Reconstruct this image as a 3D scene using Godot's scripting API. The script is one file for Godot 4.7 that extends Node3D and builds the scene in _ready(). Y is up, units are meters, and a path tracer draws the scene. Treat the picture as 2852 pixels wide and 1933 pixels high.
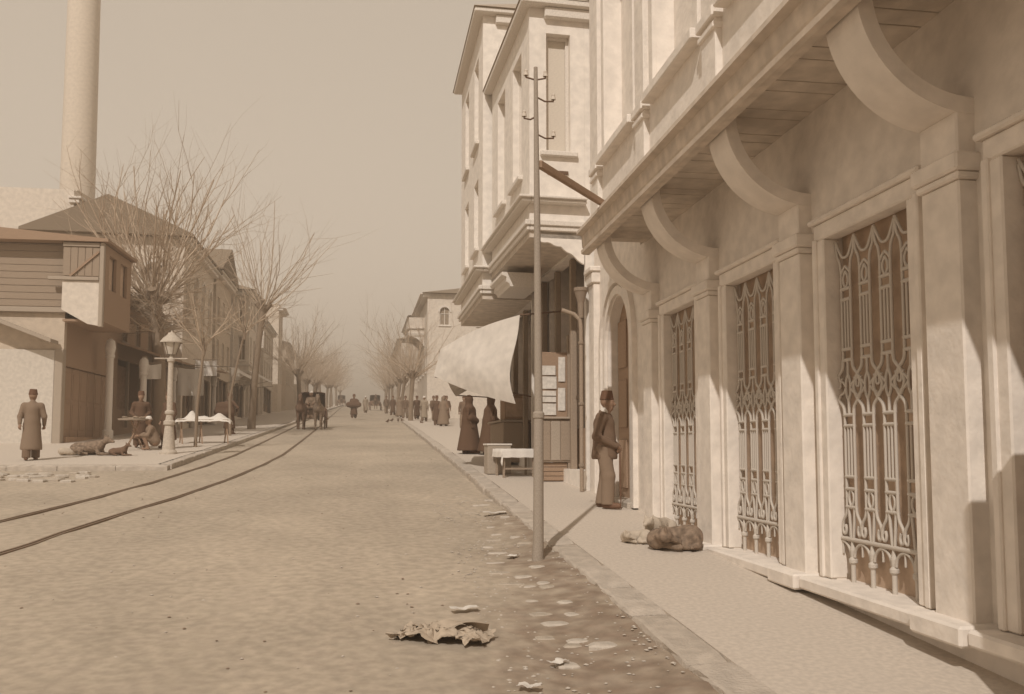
extends Node3D
# A street scene built in metres: -z runs up the street along the grilled facade, y is up, the street climbs 5.5 in 100.

const SLOPE := 0.055
var rng := RandomNumberGenerator.new()
var used := {}
var M := {}
var tex := {}

# level of the road: trodden earth heaped up against the kerb of the grilled building
func road_y(x: float, z: float) -> float:
	return gy(z) - 0.13 + 0.095 * smoothstep(1.25, 2.0, x) * smoothstep(-17.0, -12.0, z)

func gy(z: float) -> float:
	return -SLOPE * maxf(z, -250.0)

# ---------------------------------------------------------------- naming
func numbered(n: String) -> String:
	if not used.has(n):
		used[n] = 0
		return n
	used[n] += 1
	return "%s_%03d" % [n, used[n]]

func tag(o: Node, label: String, category: String, group := "") -> Node:
	o.set_meta("label", label)
	o.set_meta("category", category)
	if group != "":
		o.set_meta("group", group)
	return o

func thing(called: String, label: String, category: String, at := Vector3.ZERO, turn := 0.0, group := "") -> Node3D:
	var o := Node3D.new()
	o.name = numbered(called)
	add_child(o)
	o.position = at
	o.rotation.y = turn
	tag(o, label, category, group)
	return o

func holder(called: String, parent: Node) -> Node3D:
	var o := Node3D.new()
	o.name = called
	parent.add_child(o, true)
	return o

func part(called: String, st: SurfaceTool, m: Material, parent: Node) -> MeshInstance3D:
	var o := MeshInstance3D.new()
	o.mesh = st.commit()
	o.material_override = m
	o.name = called if parent != self else numbered(called)
	parent.add_child(o, true)
	return o

func again(called: String, src: MeshInstance3D, xf: Transform3D, parent: Node, m: Material = null) -> MeshInstance3D:
	var o := MeshInstance3D.new()
	o.mesh = src.mesh
	o.material_override = m if m else src.material_override
	o.name = called
	parent.add_child(o, true)
	o.transform = xf
	return o

func struct(called: String, st: SurfaceTool, m: Material) -> MeshInstance3D:
	var o := part(called, st, m, self)
	o.set_meta("kind", "structure")
	return o

func copy(src: Node3D, at: Vector3, turn: float, label := "", group := "") -> Node3D:
	var base: String = String(src.name)
	var cut := base.length() - 4
	if cut > 0 and base[cut] == "_" and base.substr(cut + 1).is_valid_int():
		base = base.substr(0, cut)
	var o: Node3D = src.duplicate()
	o.name = numbered(base)
	add_child(o)
	o.position = at
	o.rotation.y = turn
	if label != "":
		o.set_meta("label", label)
	if group != "":
		o.set_meta("group", group)
	return o

# ---------------------------------------------------------------- materials
func lin(r: float, g: float, b: float) -> Color:
	return Color(r, g, b).linear_to_srgb()

func noise_image(sz: int, freq: float, oct: int, sd: int, lo: float, hi: float, typ := FastNoiseLite.TYPE_SIMPLEX_SMOOTH) -> Image:
	var n := FastNoiseLite.new()
	n.noise_type = typ
	n.seed = sd
	n.frequency = freq
	n.fractal_octaves = oct
	var src := n.get_seamless_image(sz, sz, false, false, 0.2, true)
	src.convert(Image.FORMAT_L8)
	var d := src.get_data()
	for i in d.size():
		d[i] = int(255.0 * lerpf(lo, hi, d[i] / 255.0))
	return Image.create_from_data(sz, sz, false, Image.FORMAT_L8, d)

func as_tex(im: Image) -> ImageTexture:
	im.generate_mipmaps()
	return ImageTexture.create_from_image(im)

func normal_tex(sz: int, freq: float, oct: int, sd: int, strength: float) -> ImageTexture:
	var im := noise_image(sz, freq, oct, sd, 0.0, 1.0)
	im.convert(Image.FORMAT_RGBA8)
	im.bump_map_to_normal_map(strength)
	return as_tex(im)

func mk(called: String, col: Color, rough := 0.9, t := "", scale := Vector3.ONE, nrm := "", nscale := 0.6) -> StandardMaterial3D:
	var m := StandardMaterial3D.new()
	m.resource_name = called
	m.albedo_color = col
	m.roughness = rough
	m.metallic_specular = 0.3
	if t != "":
		m.albedo_texture = tex[t]
		m.uv1_triplanar = true
		m.uv1_world_triplanar = true
		m.uv1_scale = scale
	if nrm != "":
		m.normal_enabled = true
		m.normal_texture = tex[nrm]
		m.normal_scale = nscale
	M[called] = m
	return m

func make_materials() -> void:
	tex.stain = as_tex(noise_image(512, 0.010, 5, 3, 0.84, 1.0))
	tex.grain = as_tex(noise_image(512, 0.06, 4, 7, 0.88, 1.0))
	tex.speck = as_tex(noise_image(512, 0.16, 3, 9, 0.66, 1.0))
	tex.soil = as_tex(noise_image(1024, 0.02, 6, 15, 0.72, 1.0))
	tex.speck_soft = as_tex(noise_image(1024, 0.012, 8, 41, 0.90, 1.0))
	tex.grit = as_tex(noise_image(1024, 0.02, 8, 51, 0.83, 1.0))
	tex.mottle = as_tex(noise_image(512, 0.03, 3, 31, 0.50, 1.0))
	tex.rough_n = normal_tex(512, 0.07, 4, 21, 5.0)
	tex.soil_n = normal_tex(1024, 0.06, 6, 23, 8.0)
	tex.fine_n = normal_tex(512, 0.18, 3, 25, 4.0)
	mk("stone", lin(0.85, 0.775, 0.695), 0.92, "speck_soft", Vector3.ONE * 0.33, "rough_n", 0.1)
	mk("stone_upper", lin(0.88, 0.81, 0.735), 0.92, "speck_soft", Vector3.ONE * 0.33, "rough_n", 0.1)
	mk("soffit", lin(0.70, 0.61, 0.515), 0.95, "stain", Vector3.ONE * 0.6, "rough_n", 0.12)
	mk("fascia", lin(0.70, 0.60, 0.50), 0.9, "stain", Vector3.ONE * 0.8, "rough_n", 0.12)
	mk("grille", lin(0.80, 0.72, 0.63), 0.7, "speck", Vector3.ONE * 3.0)
	mk("glass", lin(0.58, 0.43, 0.315), 0.8, "stain", Vector3.ONE * 0.9)
	mk("window_glass", lin(0.36, 0.285, 0.215), 0.25, "stain", Vector3.ONE * 0.7)
	mk("blind", lin(0.74, 0.665, 0.57), 0.95, "grain", Vector3(0.5, 3.0, 0.5))
	mk("pavement", lin(0.65, 0.57, 0.485), 0.95, "grain", Vector3.ONE * 0.55, "fine_n", 0.1)
	mk("kerb_a", lin(0.59, 0.515, 0.435), 0.95, "stain", Vector3.ONE * 0.7, "rough_n", 0.6)
	mk("kerb_b", lin(0.56, 0.485, 0.405), 0.95, "stain", Vector3.ONE * 0.9, "rough_n", 0.6)
	mk("cobble_a", lin(0.62, 0.55, 0.47), 0.9, "stain", Vector3.ONE * 1.6, "rough_n", 0.8)
	mk("cobble_b", lin(0.53, 0.455, 0.37), 0.9, "stain", Vector3.ONE * 1.6, "rough_n", 0.8)
	mk("plaster", lin(0.74, 0.66, 0.57), 0.95, "speck_soft", Vector3.ONE * 0.3, "rough_n", 0.12)
	mk("plaster_b", lin(0.72, 0.625, 0.52), 0.95, "speck_soft", Vector3.ONE * 0.25, "rough_n", 0.12)
	mk("plaster_c", lin(0.62, 0.52, 0.415), 0.95, "speck_soft", Vector3.ONE * 0.25, "rough_n", 0.12)
	mk("house_cream", lin(0.88, 0.815, 0.74), 0.92, "speck_soft", Vector3.ONE * 0.35)
	mk("trim", lin(0.80, 0.735, 0.66), 0.9, "grain", Vector3.ONE * 0.7)
	mk("timber", lin(0.50, 0.39, 0.295), 0.9, "speck", Vector3(2.5, 0.25, 2.5), "fine_n", 0.4)
	mk("timber_dark", lin(0.52, 0.36, 0.25), 0.92, "speck", Vector3(2.5, 0.25, 2.5), "fine_n", 0.4)
	mk("timber_pale", lin(0.60, 0.50, 0.40), 0.9, "speck", Vector3(2.5, 0.25, 2.5), "fine_n", 0.4)
	mk("shop_dark", lin(0.52, 0.36, 0.25), 0.95, "stain", Vector3.ONE * 0.8)
	mk("tile", lin(0.37, 0.285, 0.205), 0.92, "speck", Vector3(1.5, 3.0, 1.5), "rough_n", 0.7)
	mk("white_cloth", lin(0.80, 0.74, 0.67), 0.95, "grain", Vector3.ONE * 1.2)
	mk("awning", lin(0.82, 0.755, 0.68), 0.95, "stain", Vector3.ONE * 0.6, "fine_n", 0.3)
	M.awning.backlight_enabled = true
	M.awning.backlight = lin(0.06, 0.045, 0.03)
	mk("wall_white", lin(0.66, 0.60, 0.525), 0.95, "speck_soft", Vector3.ONE * 0.5)
	mk("paper", lin(0.80, 0.745, 0.675), 0.95, "stain", Vector3.ONE * 1.7)
	mk("waste_paper", lin(0.53, 0.435, 0.335), 0.95, "stain", Vector3.ONE * 2.3)
	mk("cloth_black", lin(0.19, 0.113, 0.072), 0.95, "speck", Vector3.ONE * 2.0, "fine_n", 0.4)
	mk("cloth_brown", lin(0.27, 0.18, 0.122), 0.95, "speck", Vector3.ONE * 2.0, "fine_n", 0.4)
	mk("cloth_grey", lin(0.36, 0.26, 0.185), 0.95, "speck", Vector3.ONE * 2.0, "fine_n", 0.4)
	mk("cloth_tan", lin(0.48, 0.385, 0.29), 0.95, "speck", Vector3.ONE * 2.0, "fine_n", 0.4)
	mk("fez", lin(0.22, 0.12, 0.075), 0.95, "speck", Vector3.ONE * 4.0)
	mk("skin", lin(0.29, 0.185, 0.125), 0.7)
	mk("shoe", lin(0.17, 0.095, 0.06), 0.6)
	mk("iron", lin(0.40, 0.31, 0.235), 0.75, "speck", Vector3.ONE * 2.0)
	mk("iron_dark", lin(0.24, 0.15, 0.10), 0.75, "speck", Vector3.ONE * 2.0)
	mk("rail", lin(0.36, 0.265, 0.19), 0.6, "speck", Vector3.ONE * 1.0)
	mk("pole", lin(0.52, 0.44, 0.36), 0.85, "speck", Vector3(3, 0.4, 3), "fine_n", 0.4)
	mk("lamp_paint", lin(0.60, 0.52, 0.43), 0.8, "stain", Vector3.ONE * 2.0)
	mk("porcelain", lin(0.62, 0.55, 0.47), 0.4)
	mk("lamp_glass", lin(0.62, 0.56, 0.48), 0.2)
	mk("bark", lin(0.40, 0.30, 0.215), 0.95, "speck", Vector3(3, 0.6, 3), "rough_n", 0.8)
	mk("twig", lin(0.50, 0.395, 0.295), 0.95)
	mk("fur_pale", lin(0.60, 0.51, 0.41), 0.95, "stain", Vector3.ONE * 0.75, "fine_n", 0.5)
	mk("fur_brown", lin(0.45, 0.33, 0.24), 0.95, "mottle", Vector3.ONE * 0.75, "fine_n", 0.5)
	mk("fur_dark", lin(0.24, 0.15, 0.10), 0.95, "soil", Vector3.ONE * 2.6, "fine_n", 0.8)
	mk("bread", lin(0.55, 0.44, 0.33), 0.9, "speck", Vector3.ONE * 4.0)
	var road := mk("road", Color.WHITE, 0.97, "grit", Vector3.ONE * 0.31, "soil_n", 0.03)
	road.vertex_color_use_as_albedo = true
	mk("earth", lin(0.37, 0.31, 0.24), 0.97, "soil", Vector3.ONE * 0.05)

# ---------------------------------------------------------------- shapes
func begin() -> SurfaceTool:
	var st := SurfaceTool.new()
	st.begin(Mesh.PRIMITIVE_TRIANGLES)
	return st

func tri(st: SurfaceTool, a: Vector3, b: Vector3, c: Vector3, out: Vector3) -> void:
	var n := (c - a).cross(b - a)
	if n.length_squared() < 1e-16:
		return
	n = n.normalized()
	if n.dot(out) < 0.0:
		n = -n
		var t := b
		b = c
		c = t
	st.set_normal(n)
	st.add_vertex(a)
	st.set_normal(n)
	st.add_vertex(b)
	st.set_normal(n)
	st.add_vertex(c)

func stri(st: SurfaceTool, a: Vector3, b: Vector3, c: Vector3, na: Vector3, nb: Vector3, nc: Vector3) -> void:
	var g := (c - a).cross(b - a)
	st.set_normal(na)
	st.add_vertex(a)
	if g.dot(na + nb + nc) >= 0.0:
		st.set_normal(nb)
		st.add_vertex(b)
		st.set_normal(nc)
		st.add_vertex(c)
	else:
		st.set_normal(nc)
		st.add_vertex(c)
		st.set_normal(nb)
		st.add_vertex(b)

func quad(st: SurfaceTool, a: Vector3, b: Vector3, c: Vector3, d: Vector3, out: Vector3) -> void:
	tri(st, a, b, c, out)
	tri(st, a, c, d, out)

# a box with chamfered edges; xf places and turns it
func box(st: SurfaceTool, xf: Transform3D, size: Vector3, bev := 0.0) -> void:
	var h := size * 0.5
	bev = minf(bev, minf(h.x, minf(h.y, h.z)) * 0.8)
	var ctr := xf.origin
	var cnr := func(sx: int, sy: int, sz: int, ax: int) -> Vector3:
		var i := Vector3(h.x - bev, h.y - bev, h.z - bev)
		i[ax] = h[ax]
		return xf * Vector3(i.x * sx, i.y * sy, i.z * sz)
	var sg := [-1, 1]
	for s in sg:
		quad(st, cnr.call(s, -1, -1, 0), cnr.call(s, 1, -1, 0), cnr.call(s, 1, 1, 0), cnr.call(s, -1, 1, 0), xf.basis.x * s)
		quad(st, cnr.call(-1, s, -1, 1), cnr.call(1, s, -1, 1), cnr.call(1, s, 1, 1), cnr.call(-1, s, 1, 1), xf.basis.y * s)
		quad(st, cnr.call(-1, -1, s, 2), cnr.call(1, -1, s, 2), cnr.call(1, 1, s, 2), cnr.call(-1, 1, s, 2), xf.basis.z * s)
	if bev <= 0.0:
		return
	for s in sg:
		for t in sg:
			var a: Vector3 = cnr.call(s, t, -1, 0)
			quad(st, a, cnr.call(s, t, 1, 0), cnr.call(s, t, 1, 1), cnr.call(s, t, -1, 1), a - ctr + xf.basis.z * h.z)
			a = cnr.call(s, -1, t, 0)
			quad(st, a, cnr.call(s, 1, t, 0), cnr.call(s, 1, t, 2), cnr.call(s, -1, t, 2), a - ctr + xf.basis.y * h.y)
			a = cnr.call(-1, s, t, 1)
			quad(st, a, cnr.call(1, s, t, 1), cnr.call(1, s, t, 2), cnr.call(-1, s, t, 2), a - ctr + xf.basis.x * h.x)
			for w in sg:
				a = cnr.call(s, t, w, 0)
				tri(st, a, cnr.call(s, t, w, 1), cnr.call(s, t, w, 2), a - ctr)

func bx(st: SurfaceTool, lo: Vector3, hi: Vector3, bev := 0.0) -> void:
	box(st, Transform3D(Basis(), (lo + hi) * 0.5), (hi - lo).abs(), bev)

func bar(st: SurfaceTool, a: Vector3, b: Vector3, w: float, t: float, bev := 0.0, side := Vector3.UP) -> void:
	var d := (b - a).normalized()
	var u := side
	if absf(d.dot(u)) > 0.95:
		u = Vector3.RIGHT
	var r := d.cross(u).normalized()
	u = r.cross(d).normalized()
	box(st, Transform3D(Basis(r, u, -d), (a + b) * 0.5), Vector3(w, t, a.distance_to(b)), bev)

# a polygon in the plane (U, V) pushed along W by len
func prism(st: SurfaceTool, poly: PackedVector2Array, org: Vector3, U: Vector3, V: Vector3, W: Vector3, ln: float) -> void:
	var ids := Geometry2D.triangulate_polygon(poly)
	for i in range(0, ids.size(), 3):
		var p: Array = []
		for k in 3:
			var q := poly[ids[i + k]]
			p.append(org + U * q.x + V * q.y)
		tri(st, p[0], p[1], p[2], -W)
		tri(st, p[0] + W * ln, p[1] + W * ln, p[2] + W * ln, W)
	var cw := Geometry2D.is_polygon_clockwise(poly)
	for i in poly.size():
		var q0 := poly[i]
		var q1 := poly[(i + 1) % poly.size()]
		var e := q1 - q0
		var n2 := Vector2(-e.y, e.x) if cw else Vector2(e.y, -e.x)
		var a := org + U * q0.x + V * q0.y
		var b := org + U * q1.x + V * q1.y
		quad(st, a, b, b + W * ln, a + W * ln, U * n2.x + V * n2.y)

# a round tube through points with a radius at each
func tube(st: SurfaceTool, pts: Array, rad: Array, sides := 8, caps := true) -> void:
	var n := pts.size()
	var rings: Array = []
	var nrms: Array = []
	var u := Vector3.ZERO
	for i in n:
		var d: Vector3 = (pts[mini(i + 1, n - 1)] - pts[maxi(i - 1, 0)]).normalized()
		if i == 0:
			u = d.cross(Vector3(0.31, 0.17, 0.93)).normalized()
			if u.length() < 0.1:
				u = d.cross(Vector3.RIGHT).normalized()
		else:
			u = (u - d * u.dot(d)).normalized()
		var v := d.cross(u)
		var ring := PackedVector3Array()
		var nn := PackedVector3Array()
		for k in sides:
			var an := TAU * k / sides
			var r := u * cos(an) + v * sin(an)
			nn.append(r)
			ring.append(pts[i] + r * rad[i])
		rings.append(ring)
		nrms.append(nn)
	for i in n - 1:
		for k in sides:
			var k2 := (k + 1) % sides
			stri(st, rings[i][k], rings[i][k2], rings[i + 1][k2], nrms[i][k], nrms[i][k2], nrms[i + 1][k2])
			stri(st, rings[i][k], rings[i + 1][k2], rings[i + 1][k], nrms[i][k], nrms[i + 1][k2], nrms[i + 1][k])
	if caps:
		for e in [0, n - 1]:
			var dd: Vector3 = pts[0] - pts[1] if e == 0 else pts[n - 1] - pts[n - 2]
			for k in range(1, sides - 1):
				tri(st, rings[e][0], rings[e][k], rings[e][k + 1], dd)

# profile of (radius, height) turned round the y axis at org
func lathe(st: SurfaceTool, prof: Array, org: Vector3, sides := 16, sharp := true) -> void:
	for i in prof.size() - 1:
		var p: Vector2 = prof[i]
		var q: Vector2 = prof[i + 1]
		var e := q - p
		if e.length() < 1e-6:
			continue
		var n2 := Vector2(e.y, -e.x).normalized()
		for k in sides:
			var a0 := TAU * k / sides
			var a1 := TAU * (k + 1) / sides
			var d0 := Vector3(cos(a0), 0, sin(a0))
			var d1 := Vector3(cos(a1), 0, sin(a1))
			var v := [org + d0 * p.x + Vector3.UP * p.y, org + d1 * p.x + Vector3.UP * p.y, org + d1 * q.x + Vector3.UP * q.y, org + d0 * q.x + Vector3.UP * q.y]
			var nn := [d0 * n2.x + Vector3.UP * n2.y, d1 * n2.x + Vector3.UP * n2.y]
			stri(st, v[0], v[2], v[1], nn[0], nn[1], nn[1])
			stri(st, v[0], v[3], v[2], nn[0], nn[0], nn[1])

# a smooth sheet from a grid of points (rows of equal length)
func sheet(st: SurfaceTool, rows: Array, thick := 0.0) -> void:
	var nr := rows.size()
	var nc: int = rows[0].size()
	var nm: Array = []
	for i in nr:
		var line := PackedVector3Array()
		for j in nc:
			var du: Vector3 = rows[i][mini(j + 1, nc - 1)] - rows[i][maxi(j - 1, 0)]
			var dv: Vector3 = rows[mini(i + 1, nr - 1)][j] - rows[maxi(i - 1, 0)][j]
			line.append(du.cross(dv).normalized())
		nm.append(line)
	for side in [1.0, -1.0]:
		if side < 0 and thick <= 0.0:
			break
		var off := 0.0 if side > 0 else -thick
		for i in nr - 1:
			for j in nc - 1:
				var p: Array = []
				var n: Array = []
				for e in [[i, j], [i + 1, j], [i + 1, j + 1], [i, j + 1]]:
					var m: Vector3 = nm[e[0]][e[1]]
					n.append(m * side)
					p.append(rows[e[0]][e[1]] + m * off)
				stri(st, p[0], p[1], p[2], n[0], n[1], n[2])
				stri(st, p[0], p[2], p[3], n[0], n[2], n[3])
	if thick > 0.0:
		for i in nr - 1:
			for j in [0, nc - 1]:
				var o: Vector3 = rows[i][j] - rows[i][1 if j == 0 else nc - 2]
				quad(st, rows[i][j], rows[i + 1][j], rows[i + 1][j] - nm[i + 1][j] * thick, rows[i][j] - nm[i][j] * thick, o)
		for j in nc - 1:
			for i in [0, nr - 1]:
				var o2: Vector3 = rows[i][j] - rows[1 if i == 0 else nr - 2][j]
				quad(st, rows[i][j], rows[i][j + 1], rows[i][j + 1] - nm[i][j + 1] * thick, rows[i][j] - nm[i][j] * thick, o2)

# a flat wall with rectangular openings: org is its lower corner, U runs along it, N points out of it
func panel(st: SurfaceTool, org: Vector3, U: Vector3, N: Vector3, w: float, h: float, holes: Array, t: float) -> void:
	var ys := [0.0, h]
	for r: Rect2 in holes:
		for y in [r.position.y, r.end.y]:
			if y > 0.001 and y < h - 0.001 and not ys.has(y):
				ys.append(y)
	ys.sort()
	for i in ys.size() - 1:
		var y0: float = ys[i]
		var y1: float = ys[i + 1]
		if y1 - y0 < 0.002:
			continue
		var mid := (y0 + y1) * 0.5
		var cuts: Array = []
		for r: Rect2 in holes:
			if r.position.y < mid and r.end.y > mid:
				cuts.append([r.position.x, r.end.x])
		cuts.sort_custom(func(a, b): return a[0] < b[0])
		var u := 0.0
		cuts.append([w, w])
		for c in cuts:
			if c[0] - u > 0.002:
				var cc: Vector3 = org + U * (u + c[0]) * 0.5 + Vector3.UP * mid - N * t * 0.5
				box(st, Transform3D(Basis(U, Vector3.UP, N), cc), Vector3(c[0] - u, y1 - y0, t))
			u = maxf(u, c[1])

# ---------------------------------------------------------------- smooth bodies
# prims: [a, b, radius at a, radius at b, blend]; meshed as surface nets
func body(st: SurfaceTool, prims: Array, cell: float, cut_y := -1e9, fuzz := 0.0) -> void:
	var lo := Vector3(1e9, 1e9, 1e9)
	var hi := -lo
	for p in prims:
		var r := maxf(p[2], p[3]) + cell * 2.0
		lo = lo.min((p[0] as Vector3).min(p[1]) - Vector3.ONE * r)
		hi = hi.max((p[0] as Vector3).max(p[1]) + Vector3.ONE * r)
	var nx := int((hi.x - lo.x) / cell) + 3
	var ny := int((hi.y - lo.y) / cell) + 3
	var nz := int((hi.z - lo.z) / cell) + 3
	var val := PackedFloat32Array()
	val.resize(nx * ny * nz)
	val.fill(10.0)
	for p in prims:
		var a: Vector3 = p[0]
		var b: Vector3 = p[1]
		var ra: float = p[2]
		var rb: float = p[3]
		var k: float = p[4]
		var m := maxf(ra, rb) + k + cell * 2.5
		var l0 := (a.min(b) - Vector3.ONE * m - lo) / cell
		var h0 := (a.max(b) + Vector3.ONE * m - lo) / cell
		var ab := b - a
		var ab2 := maxf(ab.length_squared(), 1e-9)
		var x0 := maxi(int(l0.x), 0)
		var x1 := mini(int(h0.x) + 1, nx - 1)
		for iz in range(maxi(int(l0.z), 0), mini(int(h0.z) + 1, nz - 1) + 1):
			for iy in range(maxi(int(l0.y), 0), mini(int(h0.y) + 1, ny - 1) + 1):
				var row := (iz * ny + iy) * nx
				for ix in range(x0, x1 + 1):
					var q := lo + Vector3(ix, iy, iz) * cell
					var t := clampf((q - a).dot(ab) / ab2, 0.0, 1.0)
					var d := q.distance_to(a + ab * t) - lerpf(ra, rb, t)
					var old := val[row + ix]
					if old > 9.0:
						val[row + ix] = d
					else:
						var hh := maxf(k - absf(old - d), 0.0)
						val[row + ix] = minf(old, d) - (hh * hh / (4.0 * k) if k > 0.0 else 0.0)
	if fuzz > 0.0:
		var fz := FastNoiseLite.new()
		fz.seed = 5
		fz.frequency = 11.0
		fz.fractal_octaves = 3
		for iz in nz:
			for iy in ny:
				for ix in nx:
					var fi := (iz * ny + iy) * nx + ix
					if absf(val[fi]) < 0.06:
						val[fi] += fuzz * fz.get_noise_3d(lo.x + ix * cell, (lo.y + iy * cell) * 0.6, lo.z + iz * cell)
	if cut_y > -1e8:
		for iz in nz:
			for iy in ny:
				var cv := cut_y - (lo.y + iy * cell)
				if cv < -cell * 3.0:
					continue
				var row2 := (iz * ny + iy) * nx
				for ix in nx:
					val[row2 + ix] = maxf(val[row2 + ix], cv)
	var vid := {}
	var vs := PackedVector3Array()
	var sx := 1
	var sy := nx
	var sz := nx * ny
	var off := [0, sx, sy, sx + sy, sz, sz + sx, sz + sy, sz + sx + sy]
	var edges := [[0, 1], [2, 3], [4, 5], [6, 7], [0, 2], [1, 3], [4, 6], [5, 7], [0, 4], [1, 5], [2, 6], [3, 7]]
	var cor := [Vector3(0, 0, 0), Vector3(1, 0, 0), Vector3(0, 1, 0), Vector3(1, 1, 0), Vector3(0, 0, 1), Vector3(1, 0, 1), Vector3(0, 1, 1), Vector3(1, 1, 1)]
	for iz in nz - 1:
		for iy in ny - 1:
			var row3 := (iz * ny + iy) * nx
			for ix in nx - 1:
				var id := row3 + ix
				var v0 := val[id]
				if v0 > 5.0:
					continue
				var neg := 0
				for o in off:
					if val[id + o] < 0.0:
						neg += 1
				if neg == 0 or neg == 8:
					continue
				var sum := Vector3.ZERO
				var c := 0
				for e in edges:
					var f0: float = val[id + off[e[0]]]
					var f1: float = val[id + off[e[1]]]
					if (f0 < 0.0) != (f1 < 0.0):
						sum += (cor[e[0]] as Vector3).lerp(cor[e[1]], f0 / (f0 - f1))
						c += 1
				vid[id] = vs.size()
				vs.append((lo + (Vector3(ix, iy, iz) + sum / c) * cell))
	var faces := PackedInt32Array()
	var ax := [[sx, sy, sz], [sy, sz, sx], [sz, sx, sy]]
	for id in vid:
		var inside: bool = val[id] < 0.0
		for a3 in ax:
			var other: bool = val[id + a3[0]] < 0.0
			if inside == other:
				continue
			var q := [id, id - a3[1], id - a3[1] - a3[2], id - a3[2]]
			if not (vid.has(q[1]) and vid.has(q[2]) and vid.has(q[3])):
				continue
			var w := [vid[q[0]], vid[q[1]], vid[q[2]], vid[q[3]]]
			if inside:
				faces.append_array([w[0], w[1], w[2], w[0], w[2], w[3]])
			else:
				faces.append_array([w[0], w[2], w[1], w[0], w[3], w[2]])
	var nr := PackedVector3Array()
	nr.resize(vs.size())
	for i in range(0, faces.size(), 3):
		var fn := (vs[faces[i + 2]] - vs[faces[i]]).cross(vs[faces[i + 1]] - vs[faces[i]])
		for k in 3:
			nr[faces[i + k]] += fn
	for i in range(0, faces.size(), 3):
		for k in 3:
			st.set_normal(nr[faces[i + k]].normalized())
			st.add_vertex(vs[faces[i + k]])

func V(x: float, y: float, z: float) -> Vector3:
	return Vector3(x, y, z)

# ---------------------------------------------------------------- the place
func _ready() -> void:
	rng.seed = 1897
	make_view()
	make_materials()
	make_ground()
	stone_building()
	timber_houses()
	left_buildings()
	far_houses()
	make_trees()
	right_shop()
	telegraph_pole()
	left_market()
	carriages()
	right_people()
	left_people()
	dogs()
	litter()

func make_view() -> void:
	var cam := Camera3D.new()
	cam.name = "camera"
	add_child(cam)
	cam.position = Vector3(0, 1.66, 0)
	cam.rotation_degrees = Vector3(4.0, -8.3005, 0)
	cam.near = 0.05
	cam.far = 4000.0
	cam.projection = Camera3D.PROJECTION_FRUSTUM
	cam.size = 0.05 * 1933.0 / 2400.0
	cam.frustum_offset = Vector2(0, 0.05 * 105.68 / 2400.0)
	cam.current = true
	var we := WorldEnvironment.new()
	we.name = "world_environment"
	var e := Environment.new()
	e.background_mode = Environment.BG_SKY
	var sm := ProceduralSkyMaterial.new()
	sm.sky_top_color = Color8(150, 138, 124)
	sm.sky_horizon_color = Color8(199, 186, 170)
	sm.sky_curve = 0.25
	sm.ground_horizon_color = Color8(190, 175, 158)
	sm.ground_bottom_color = Color8(150, 132, 112)
	sm.sun_angle_max = 1.0
	sm.sky_energy_multiplier = 1.0
	var sky := Sky.new()
	sky.sky_material = sm
	e.sky = sky
	e.tonemap_mode = Environment.TONE_MAPPER_LINEAR
	e.tonemap_exposure = 1.7
	e.fog_enabled = true
	e.fog_density = 0.0038
	e.fog_light_color = Color8(204, 192, 177)
	e.sdfgi_enabled = true
	e.ssao_enabled = true
	e.ssil_enabled = true
	we.environment = e
	add_child(we)
	var sun := DirectionalLight3D.new()
	sun.name = "sun"
	sun.light_color = Color(1.0, 0.97, 0.935)
	sun.light_energy = 0.60
	sun.light_angular_distance = 0.6
	sun.shadow_enabled = true
	add_child(sun)
	# the light runs up the street and towards the grilled facade, 43 degrees down
	var el := deg_to_rad(43.0)
	var az := deg_to_rad(22.0)
	var d := Vector3(sin(az) * cos(el), -sin(el), -cos(az) * cos(el))
	sun.look_at_from_position(Vector3.ZERO, d, Vector3.UP)

func kerb_x(z: float) -> float:
	return 1.92 - 0.006 * (-z) - 0.00012 * z * z * clampf((-z - 5.0) / 30.0, 0.0, 1.0)

func left_kerb_x(z: float) -> float:
	return -5.15 - 0.022 * maxf(-z - 22.0, 0.0)

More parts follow.
